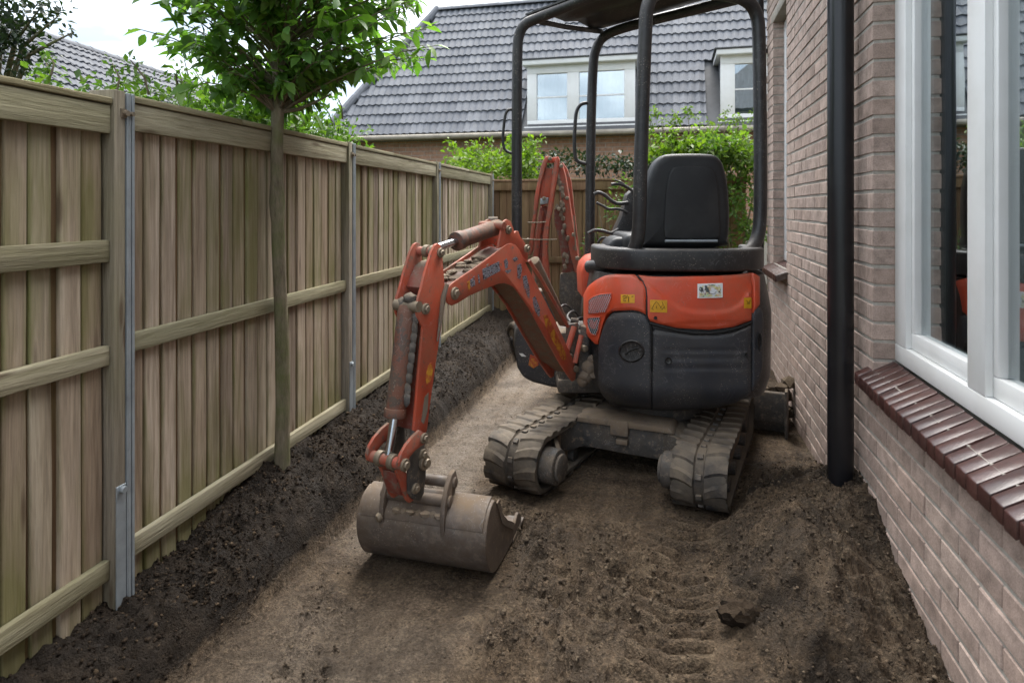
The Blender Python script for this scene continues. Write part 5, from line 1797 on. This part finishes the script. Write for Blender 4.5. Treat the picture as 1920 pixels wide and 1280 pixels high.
# swing bracket and its clutter
def frb(u0, v0, u1, v1, Y, d, name, mat, bv=.01):
    g = G(); g.prism(fronto([(u0, v0), (u1, v0), (u1, v1), (u0, v1)], Y), (0, d, 0)); return g.build(name, mat, EX, bevel=bv)
sb = frb(1048, 622, 1128, 738, 4.32, .45, 'swing_bracket', IRON, .03)
frb(1046, 712, 1140, 738, 4.3, .5, 'deck_plate', IRON, .02)
for pts in ([(1060, 608), (1078, 606), (1080, 680), (1074, 706), (1062, 700)], [(1088, 610), (1104, 616), (1104, 705), (1092, 722), (1084, 700)]):
    g = G(); g.prism(fronto(pts, 4.1), (.03, .05, 0)); g.build('pivot_lug', IRON, sb, bevel=.008)
for (x0, y0), (x1, y1), r_ in (((1062, 660), (1077, 612), .018), ((1078, 680), (1090, 628), .016)):
    G().tube([at(x0, y0, 4.02), at(x1, y1, 4.05)], r_, 8).build('link_bar', ORANGE, EX)
for (u0, v0, w_, h_) in ((1052, 606, 18, 8), (1070, 600, 14, 8), (1086, 612, 14, 10), (1096, 622, 10, 14), (1078, 640, 9, 9)):
    G().cyl(at(u0, v0, 4.16), at(u0 + w_, v0 + h_ * .3, 4.16), .018, 10).build('hose_fitting', IRON, EX, bevel=.003)
for k in range(0, 5, 2):
    pipe([at(1056 + k * 8, 600 + k * 3, 4.2), at(1046 + k * 9, 585 + k * 4, 4.3), at(1060 + k * 8, 572 + k * 6, 4.45), at(1082 + k * 4, 590 + k * 5, 4.5)], .010, 'hose', BLACKP, 8, 5)
g = G()
for (u, v, s) in ((1105, 690, .05), (1098, 705, .045), (1110, 675, .035), (1112, 700, .04), (1092, 715, .035)): p = at(u, v, 4.1); lump(g, p, (s, s * .8, s), int(u), 2)
tag(g.build('mud_cake', MUDDY, EX), kind='stuff')
for (u, v) in ((1075, 690), (1066, 668), (1092, 652)): G().cyl(at(u, v, 4.08), at(u, v, 4.08) + Vector((.014, -.022, 0)) * 1.4, .022, 8).build('pivot_pin', BOLT, EX, bevel=.003)

# ---- the digging arm, one upright plane from the bracket to the bucket
FP = Vector((.448, 4.30, 0)); bd = Vector((-.525, -.851, 0)).normalized(); bn = Vector((.851, -.525, 0)).normalized()
def bp(u, v, off=0.): return on_plane(u, v, FP + bn * off, bn)
def plate(pts, off, th, name, mat, parent, bevel=.004, at_off=None, segs=2):
    """outline seen on the plane at at_off, solid from off to off-th"""
    ao = off if at_off is None else at_off
    P = [bp(u, v, ao) + bn * (off - ao) for u, v in pts]
    return G().prism(P, -bn * th).build(name, mat, parent, bevel=bevel, segs=segs)
BO = [(837, 556), (838, 545), (843, 536), (852, 528), (885, 506), (923, 479), (945, 462), (953, 457), (960, 456), (967, 459), (974, 467), (987, 495), (1012, 543), (1041, 600), (1068, 658), (1078, 682), (1080, 700), (1079, 712), (1074, 715), (1068, 708), (1052, 684), (1024, 634), (993, 577), (973, 549), (965, 539), (956, 534), (947, 531), (936, 532), (917, 539), (880, 555), (858, 569), (848, 573), (840, 569)]
def inset(pts, d):
    n = len(pts); out = []
    ar = sum(pts[i][0] * pts[(i + 1) % n][1] - pts[(i + 1) % n][0] * pts[i][1] for i in range(n))
    sg = 1 if ar > 0 else -1
    for i in range(n):
        p0, p1, p2 = pts[i - 1], pts[i], pts[(i + 1) % n]
        def nr(a, b):
            dx, dy = b[0] - a[0], b[1] - a[1]; l = math.hypot(dx, dy) or 1; return -dy / l * sg, dx / l * sg
        a, b = nr(p0, p1), nr(p1, p2); mx, my = a[0] + b[0], a[1] + b[1]; l = math.hypot(mx, my) or 1
        k = d / max(.5, (1 + a[0] * b[0] + a[1] * b[1]) / 2) ** .5
        out.append((p1[0] + mx / l * k, p1[1] + my / l * k))
    return out
BW = .082
boom = plate(BO, BW, .012, 'boom', ORANGE, EX, .004)
plate(BO, -BW + .012, .012, 'boom_side', REDARM, boom, .004, BW)
# floor and roof of the box section: the top is open towards the elbow
low = [(1079, 705), (1052, 684), (1024, 634), (993, 577), (973, 549), (965, 539), (956, 534), (947, 531), (936, 532), (917, 539), (880, 555), (858, 568)]
def strip(edge, o0, o1, th, name, mat, parent, up=True, aoff=BW):
    g = G(); rows = []
    for u, v in edge:
        a = bp(u, v, aoff); rows.append([a + bn * (o0 - aoff), a + bn * (o1 - aoff)])
    g.grid(rows, thick=Vector((0, 0, th))); return g.build(name, mat, parent, ang=50)
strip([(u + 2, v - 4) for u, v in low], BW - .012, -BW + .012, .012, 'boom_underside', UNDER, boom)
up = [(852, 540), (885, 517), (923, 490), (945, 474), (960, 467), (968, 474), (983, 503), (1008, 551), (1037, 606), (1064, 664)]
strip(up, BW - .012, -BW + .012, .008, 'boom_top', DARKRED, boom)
# caked mud in the channel
g = G(); rm = random.Random(5)
for k in range(26):
    t = rm.random(); u = 862 + t * 66; v = 530 - t * 46 + rm.uniform(-3, 2)
    p = bp(u, v, BW) + bn * (-rm.uniform(.03, .14)); lump(g, p, (rm.uniform(.02, .05), rm.uniform(.02, .04), .014), k, 1)
tag(g.build('mud_cake', MUDDY, boom), kind='stuff')
# lug plates carrying the arm cylinder
LG = [(934, 466), (938, 445), (942, 424), (946, 414), (951, 411), (958, 415), (963, 428), (965, 437), (968, 433), (972, 433), (976, 444), (983, 452), (988, 462), (991, 478), (989, 492), (976, 470), (960, 458)]
plate(LG, BW - .014, .014, 'cylinder_lug', ORANGE, boom, .003)
plate(LG, -BW + .034, .014, 'cylinder_lug', REDARM, boom, .003, BW - .014)
def bolt(u, v, off, r=.022, parent=EX, l=.02):
    c = bp(u, v, off)
    g = G(); g.cyl(c - bn * .004, c + bn * l * .5, r * 1.25, 18); g.cyl(c + bn * l * .5, c + bn * l, r * .8, 6)
    return g.build('pivot_bolt', BOLT, parent, bevel=.002, segs=1)
bolt(852, 550, BW, .024, boom); bolt(952, 431, BW - .014, .019, boom); bolt(987, 466, BW, .017, boom)
def pin(u, v, o0, o1, r, name, mat, parent, aoff=None):
    c = bp(u, v, (o0 if aoff is None else aoff)); c0 = c + bn * (o0 - (o0 if aoff is None else aoff)); c1 = c + bn * (o1 - (o0 if aoff is None else aoff))
    return G().cyl(c0, c1, r, 16).build(name, mat, parent, bevel=.002, segs=1)
pin(946, 423, BW, -BW + .01, .022, 'pivot_pin', REDARM, boom, BW)
pin(852, 550, BW, -BW, .026, 'pivot_pin', BOLT, boom, BW)
# boom cylinder lying behind the boom
bc = G().tube([bp(1001, 488, 0.), bp(1056, 604, 0.)], .034, 14).build('hydraulic_cylinder', MUDDY, EX, bevel=.004)
g = G(); g.tube([bp(992, 488, BW - .03) , bp(1010, 520, BW - .03) + bn * .012, bp(1036, 570, BW - .03) + bn * .02, bp(1060, 612, BW - .03) + bn * .02], .010, 8); g.build('cylinder_guard', REDARM, EX)
# decals along the boom
def decal(pts, name='worn_decal', mat=DECAL, parent=None, off=BW):
    P = [bp(u, v, off + .0012) for u, v in pts]
    return G().prism(P, -bn * .002).build(name, mat, parent or boom, smooth=False)
decal([(904.5, 504.5), (936, 490), (938, 508), (906.5, 525)])
decal([(881, 526), (890, 517), (891, 535), (882, 540)])
decal([(876, 529), (881, 526), (882, 540), (879.5, 548)], 'worn_decal', YDECAL)
decal([(896, 515), (898.5, 514), (900.5, 531), (898, 532)])
for pts in ([(945, 489), (950, 484), (953, 492), (952, 502), (948, 504)], [(946, 507), (959, 505), (958, 509), (952, 513)], [(961, 485), (968, 481), (972, 486), (965, 491)], [(970, 497), (977, 494), (979, 505), (975, 524), (970, 520)], [(980, 518), (987, 516), (993, 540), (993, 560), (986, 548), (982, 536)], [(999, 558), (1004, 555), (1013, 580), (1011, 594), (1004, 584), (1000, 570)]):
    decal(pts)
decal([(1019, 592), (1026, 590), (1042, 622), (1060, 660), (1063, 672), (1055, 676), (1040, 646), (1024, 614)], 'worn_decal', YDECAL)

# ---- stick
SW = .0675
SO = [(816, 459), (821, 456), (826, 458), (830, 478), (831.5, 503), (834, 533), (839, 541), (838, 556), (834, 575), (820, 663), (806, 762), (801, 806), (797, 815), (780, 815), (776, 808), (785, 700), (793, 613), (783, 592), (781, 578), (785, 558), (790, 542), (796, 516), (802.5, 494), (809, 472)]
stick = plate(SO, SW, .014, 'stick', ORANGE, EX, .003)
plate(SO, -SW + .014, .014, 'stick_side', REDARM, stick, .003, SW)
FI = [(797, 600), (815, 560), (830, 545), (834, 572), (818, 663), (804, 762), (798, 806), (783, 808), (791, 700)]
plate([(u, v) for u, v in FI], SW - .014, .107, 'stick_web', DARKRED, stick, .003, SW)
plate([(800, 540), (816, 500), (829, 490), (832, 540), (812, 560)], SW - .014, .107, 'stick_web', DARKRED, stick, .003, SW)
pin(824, 472, SW, -SW - .004, .021, 'pivot_pin', REDARM, stick, SW)
for o in (.03, -.035): pin(824, 472, SW - .02 - (.04 if o < 0 else 0), SW - .045 - (.04 if o < 0 else 0), .029, 'bushing', BOLT, stick, SW)
bolt(825, 474, SW, .018, stick); bolt(797, 579, SW, .020, stick)
g = G(); p0 = bp(838, 536, SW + .004); g.tube([bp(838, 533, SW + .006), bp(831, 556, SW + .006), bp(826, 600, SW + .006), bp(820, 640, SW + .006)], [.010, .013, .009, .003], 7); tag(g.build('mud_cake', MUDDY, stick), kind='stuff')
decal([(803, 684), (809, 680), (812, 694), (808, 712), (801, 724), (798, 706)], 'worn_decal', YDECAL, stick, SW)
decal([(796, 745), (804, 735), (802, 770), (795, 795), (790, 790)], 'worn_decal', MUDDY, stick, SW)
# arm cylinder on top
a0 = bp(935, 425, 0); a1 = bp(857, 452, 0); a2 = bp(806, 469, 0)
cy = G().tube([a0, a0.lerp(a1, .03), a0.lerp(a1, .95), a1], [.040, .042, .042, .040], 18).build('hydraulic_cylinder', RUSTY, EX, bevel=.003)
G().tube([a1.lerp(a0, .10), a1.lerp(a0, -.03)], .048, 18).build('cylinder_gland', RUSTY, cy, bevel=.004)
G().tube([a1, a2], .019, 14).build('rod', CHROME, cy)
p = at(916, 414, a0.y + .05); g = G(); g.tube([p, p + Vector((.05, 0, .0))], .024, 10); g.build('hose_fitting', IRON, EX)
# bucket cylinder on the stick's outer side
b0 = bp(764, 572, 0); b1 = bp(740, 780, 0); b2 = bp(727, 864, 0)
cy = G().tube([b0, b0.lerp(b1, .06), b0.lerp(b1, .94), b1], [.034, .041, .041, .038], 18).build('hydraulic_cylinder', RUSTY, EX, bevel=.003)
G().tube([b0.lerp(b1, .93), b0.lerp(b1, 1.01)], .047, 18).build('cylinder_gland', RUSTY, cy, bevel=.004)
G().tube([b1, b2], .0185, 14).build('rod', CHROME, cy)
pin(764, 573, SW, -SW, .027, 'pivot_pin', BOLT, EX, 0)
g = G()
for k in range(9):
    q = b0.lerp(b1, .12 + .09 * k) + bn * (.045) - bd * .01; lump(g, q, (.018, .012, .035), 60 + k, 1)
g.build('grease_line', IRON, cy)
for q in ((770, 560, .02, .034, 77), (757, 566, -.02, .028, 78)):
    g = G(); lump(g, bp(*q[:3]), (q[3], q[3] * .9, q[3] * .8), q[4], 2); tag(g.build('mud_cake', IRON, EX), kind='stuff')
# linkage at the foot of the stick
LK = [(788, 806), (795, 811), (800, 820), (797, 832), (788, 838), (778, 845), (768, 858), (765, 874), (758, 884), (750, 880), (748, 868), (752, 852), (762, 834), (775, 818)]
plate(LK, SW + .030, .016, 'bucket_link', REDARM, EX, .003)
plate(LK, -SW - .012, .016, 'bucket_link', REDARM, EX, .003, SW + .03)
bolt(794, 821, SW + .03, .018); bolt(758, 871, SW + .03, .021)
pin(758, 871, SW + .03, -SW - .028, .024, 'pivot_pin', REDARM, EX, SW + .03)
for o in (.035, -.035):
    c = bp(758, 871, SW + .03) - bn * (SW + .03 - o); G().cyl(c - bn * .014, c + bn * .014, .033, 16).build('bushing', BOLT, EX, bevel=.003)
HL = [(741, 862), (750, 856), (757, 862), (760, 880), (768, 903), (774, 925), (776, 938), (768, 943), (762, 936), (752, 905), (742, 880)]
plate(HL, .050, .016, 'bucket_link', REDARM, EX, .003, .05)
plate(HL, -.040, .016, 'bucket_link', REDARM, EX, .003, .05)
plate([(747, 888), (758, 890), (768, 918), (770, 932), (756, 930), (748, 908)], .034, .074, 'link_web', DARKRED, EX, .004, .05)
SE = [(776, 806), (797, 808), (797, 850), (800, 866), (799, 890), (795, 925), (788, 938), (776, 936), (768, 925), (768, 890), (772, 850)]
plate(SE, SW - .0, .02, 'stick_end', IRON, stick, .004, SW)
plate(SE, -SW + .02, .02, 'stick_end', IRON, stick, .004, SW)
bolt(794, 866, SW, .026, stick, .03); bolt(778, 915, SW, .018, stick); bolt(792, 852, SW, .02, stick)

# ---- bucket
R0 = Vector((-.079, 2.865, 0)); av = Vector((-.961, .276, 0)); fv = Vector((.276, .961, 0)); BWD = .623
bprof = [(.0, .327), (-.06, .305), (-.10, .262), (-.122, .205), (-.112, .13), (-.075, .06), (-.02, .012), (.065, -.008), (.26, -.008), (.46, .004)]
def B(k, z_, a): return R0 + fv * k + av * a + Vector((0, 0, z_ + .012))
# smooth profile
def crom(P, sub=5):
    Q = [tuple(2 * P[0][i] - P[1][i] for i in (0, 1))] + list(P) + [tuple(2 * P[-1][i] - P[-2][i] for i in (0, 1))]; out = []
    for i in range(1, len(Q) - 2):
        for k in range(sub):
            t = k / sub; a, b, c, d = Q[i - 1], Q[i], Q[i + 1], Q[i + 2]
            out.append(tuple(.5 * ((2 * b[j]) + (c[j] - a[j]) * t + (2 * a[j] - 5 * b[j] + 4 * c[j] - d[j]) * t * t + (3 * b[j] - a[j] - 3 * c[j] + d[j]) * t ** 3) for j in (0, 1)))
    out.append(P[-1]); return out
bps = crom(bprof, 5)
g = G(); n = len(bps)
inn = []
for i in range(n):
    a = bps[max(0, i - 1)]; b = bps[min(n - 1, i + 1)]; dx, dz = b[0] - a[0], b[1] - a[1]; l = math.hypot(dx, dz)
    inn.append((bps[i][0] - dz / l * .014, bps[i][1] + dx / l * .014))
sec = bps + inn[::-1]
g.prism([B(k, z_, .012) for k, z_ in sec], av * (BWD - .024))
bucket = g.build('bucket', BUCKET, EX, ang=35)
ep = bps + [(.46, .036), (.44, .062), (.41, .085), (.384, .083), (.35, .062), (.31, .058), (.27, .085), (.20, .128), (.14, .18), (.07, .25), (.03, .31)]
for a in (0, BWD - .016):
    g = G(); g.prism([B(k, z_, a) for k, z_ in ep], av * .016); g.build('end_plate', BUCKET, bucket, bevel=.003, segs=1)
g = G(); g.prism([B(k, z_, -.005) for k, z_ in ((.03, .30), (.06, .305), (.12, .21), (.2, .145), (.28, .10), (.32, .075), (.29, .055), (.2, .11), (.11, .17))], av * .007); g.build('wear_plate', BUCKET, bucket, bevel=.001, segs=1)
g = G(); g.prism([B(k, z_, -.004) for k, z_ in ((.30, -.016), (.50, .0), (.50, .02), (.30, .0))], av * (BWD + .008)); g.build('cutting_edge', BUCKET, bucket, bevel=.002, segs=1)
# reinforcing band along the top and a torque tube
g = G(); g.prism([B(k, z_, .016) for k, z_ in ((-.118, .235), (-.106, .268), (-.066, .310), (.0, .336), (.02, .334), (.0, .322), (-.055, .296), (-.092, .256), (-.105, .228))], av * (BWD - .032)); g.build('top_band', BUCKET, bucket, bevel=.002)
# ears
EAR = [(-.06, .30), (-.085, .235), (-.118, .14), (-.10, .22), (-.10, .30), (-.075, .37), (-.03, .425), (.02, .43), (.035, .39), (.01, .34), (.0, .31)]
EAR = [(-.118, .15), (-.128, .25), (-.118, .32), (-.08, .39), (-.03, .43), (.015, .435), (.035, .40), (.02, .35), (-.02, .30), (-.08, .25)]
for a in (.190, .485):
    g = G(); g.prism([B(k, z_, a) for k, z_ in EAR], av * .022); g.build('bucket_ear', BUCKET, bucket, bevel=.004)
for k, z_, r_ in ((-.065, .325, .026), (-.005, .385, .024)):
    G().cyl(B(k, z_, .18), B(k, z_, .52), r_, 16).build('pivot_pin', BUCKET, bucket, bevel=.003)
g = G()
for k in range(7): lump(g, B(-.10 + .01 * (k % 2), .27, .22 + k * .035), (.03, .02, .018), 90 + k, 1)
tag(g.build('mud_cake', MUDDY, bucket), kind='stuff')
g = G(); lump(g, B(-.125, .24, .505), (.018, .018, .022), 99, 2); g.build('grease_cap', BOLT, bucket)

# ------------------------------------------------------------------ second arm standing behind
AY = 5.55
q = at(1070, 540, AY + .1)
SA = thing('digger_arm', 'muddy orange digger arm folded upright behind the machine in front of the end fence', 'digger arm', (q.x, q.y, 0))
def fp(pts, Y, d, name, mat, bevel=.006):
    return G().prism([at(u, v, Y) for u, v in pts], (d * .18, d, 0)).build(name, mat, SA, bevel=bevel)
fp([(1021, 296), (1027, 292), (1031, 294), (1024, 310), (1014, 345), (1009, 380), (1005, 410), (998, 470), (992, 480), (990, 470), (995, 435), (1000, 400), (1002, 370), (1008, 340), (1014, 312)], AY - .06, .05, 'arm_plate', REDARM)
fp([(1041, 296), (1046, 293), (1049, 300), (1046, 330), (1039, 366), (1036, 392), (1030, 420), (1026, 470), (1032, 540), (1022, 552), (1016, 500), (1018, 440), (1027, 390), (1033, 350), (1037, 320)], AY - .08, .06, 'arm_plate', REDARM)
fp([(1018, 314), (1036, 316), (1034, 345), (1028, 382), (1014, 388), (1012, 360)], AY - .02, .1, 'arm_web', ORANGE)
fp([(1012, 388), (1027, 386), (1022, 430), (1016, 500), (1006, 540), (996, 520), (1002, 450)], AY + .03, .06, 'arm_web', DARKRED)
fp([(1048, 304), (1054, 308), (1060, 330), (1066, 365), (1074, 420), (1084, 480), (1086, 508), (1078, 512), (1070, 480), (1060, 430), (1052, 392), (1048, 350)], AY - .04, .1, 'boom_plate', REDARM)
fp([(1054, 303), (1064, 318), (1071, 340), (1075, 380), (1081, 430), (1086, 480), (1080, 480), (1072, 420), (1066, 370), (1058, 330)], AY + .1, .05, 'boom_plate', REDARM)
fp([(1039, 392), (1054, 392), (1062, 430), (1072, 480), (1080, 512), (1054, 516), (1054, 490), (1048, 450), (1040, 420)], AY + .0, .14, 'boom_web', DARKRED)
fp([(1022, 292), (1034, 296), (1046, 294), (1046, 304), (1022, 304)], AY - .03, .12, 'pivot_head', ORANGE)
fp([(1013, 372), (1028, 370), (1027, 382), (1012, 384)], AY - .06, .06, 'cylinder_head', GALV)
fp([(1050, 512), (1088, 508), (1092, 545), (1088, 600), (1052, 600), (1048, 550)], AY - .02, .2, 'pedestal', IRON, .02)
g = G(); z0 = at(1070, 590, AY).z; g.bx(at(1052, 590, AY).x, at(1088, 590, AY).x, AY, AY + .2, 0, z0); g.build('pedestal', IRON, SA, bevel=.01)
G().tube([at(1016, 395, AY), at(1010, 440, AY), at(1003, 500, AY), at(1000, 560, AY)], .022, 10).build('hydraulic_cylinder', REDARM, SA)
G().tube([at(1006, 500, AY - .1), at(1004, 560, AY - .08)], .012, 8).build('hose', MUDDY, SA)
for (u0, v0, u1, v1) in ((975, 448, 1044, 449), (989, 417, 1024, 416), (1076, 404, 1080, 470)):
    G().tube([at(u0, v0, AY - .12), at((u0 + u1) / 2, (v0 + v1) / 2 + 1, AY - .12), at(u1, v1, AY - .12)], .006, 6).build('hose', BOLT, SA)
for (u, v) in ((1031, 298), (1052, 312), (1020, 372), (1063, 372), (1048, 392), (990, 450), (1075, 440), (1082, 484)):
    G().cyl(at(u, v, AY - .07), at(u, v, AY - .07) + Vector((0, -.03, 0)), .018, 8).build('pivot_bolt', BOLT, SA, bevel=.003)
g = G(); rm = random.Random(8)
for k in range(26):
    t = rm.random(); lump(g, at(1042 + 22 * t + rm.uniform(-8, 8), 320 + 180 * t, AY - .06), (.02, .015, .03), 200 + k, 1)
tag(g.build('mud_cake', MUDDY, SA), kind='stuff')
g = G(); g.prism([at(1000, 545, AY), at(1040, 545, AY), at(1052, 600, AY), at(1010, 600, AY)], (0, .2, 0)); g.build('arm_foot', IRON, SA, bevel=.02)
# muddy wheel beyond the fender
wc = at(966, 631, 7.0); wc.z = .2
wh = thing('wheel', 'mud covered wheel leaning beyond the dark fender at the end of the soil bank', 'wheel', (wc.x, wc.y, 0))
ax = Vector((.94, .34, 0)).normalized(); ay = Vector((-ax.y, ax.x, 0))
rows = []
for a in np.linspace(0, 2 * math.pi, 33):
    d_ = ay * math.cos(a) + Vector((0, 0, math.sin(a)))
    rows.append([wc + d_ * (.15 + .05 * math.cos(b)) + ax * (.05 * math.sin(b)) for b in np.linspace(0, 2 * math.pi, 13)])
G().grid(rows).build('tyre', RUBBER, wh)
G().cyl(wc - ax * .04, wc + ax * .04, .115, 24).build('rim', MUDDY, wh, bevel=.01)
G().cyl(wc - ax * .06, wc + ax * .06, .04, 12).build('hub', IRON, wh, bevel=.005)
# spoil on the far side of the dozer blade
g = G(); rm = random.Random(14)
for k in range(40):
    p = bl0 + br * rm.uniform(.0, .5) + bt * rm.uniform(.08, .4); lump(g, (p.x, p.y, rm.uniform(.05, .33)), (.07, .07, .05), 300 + k, 1)
tag(g.build('blade_soil', CLODT), 'brown soil heaped behind the dozer blade beside the house wall', kind='stuff')
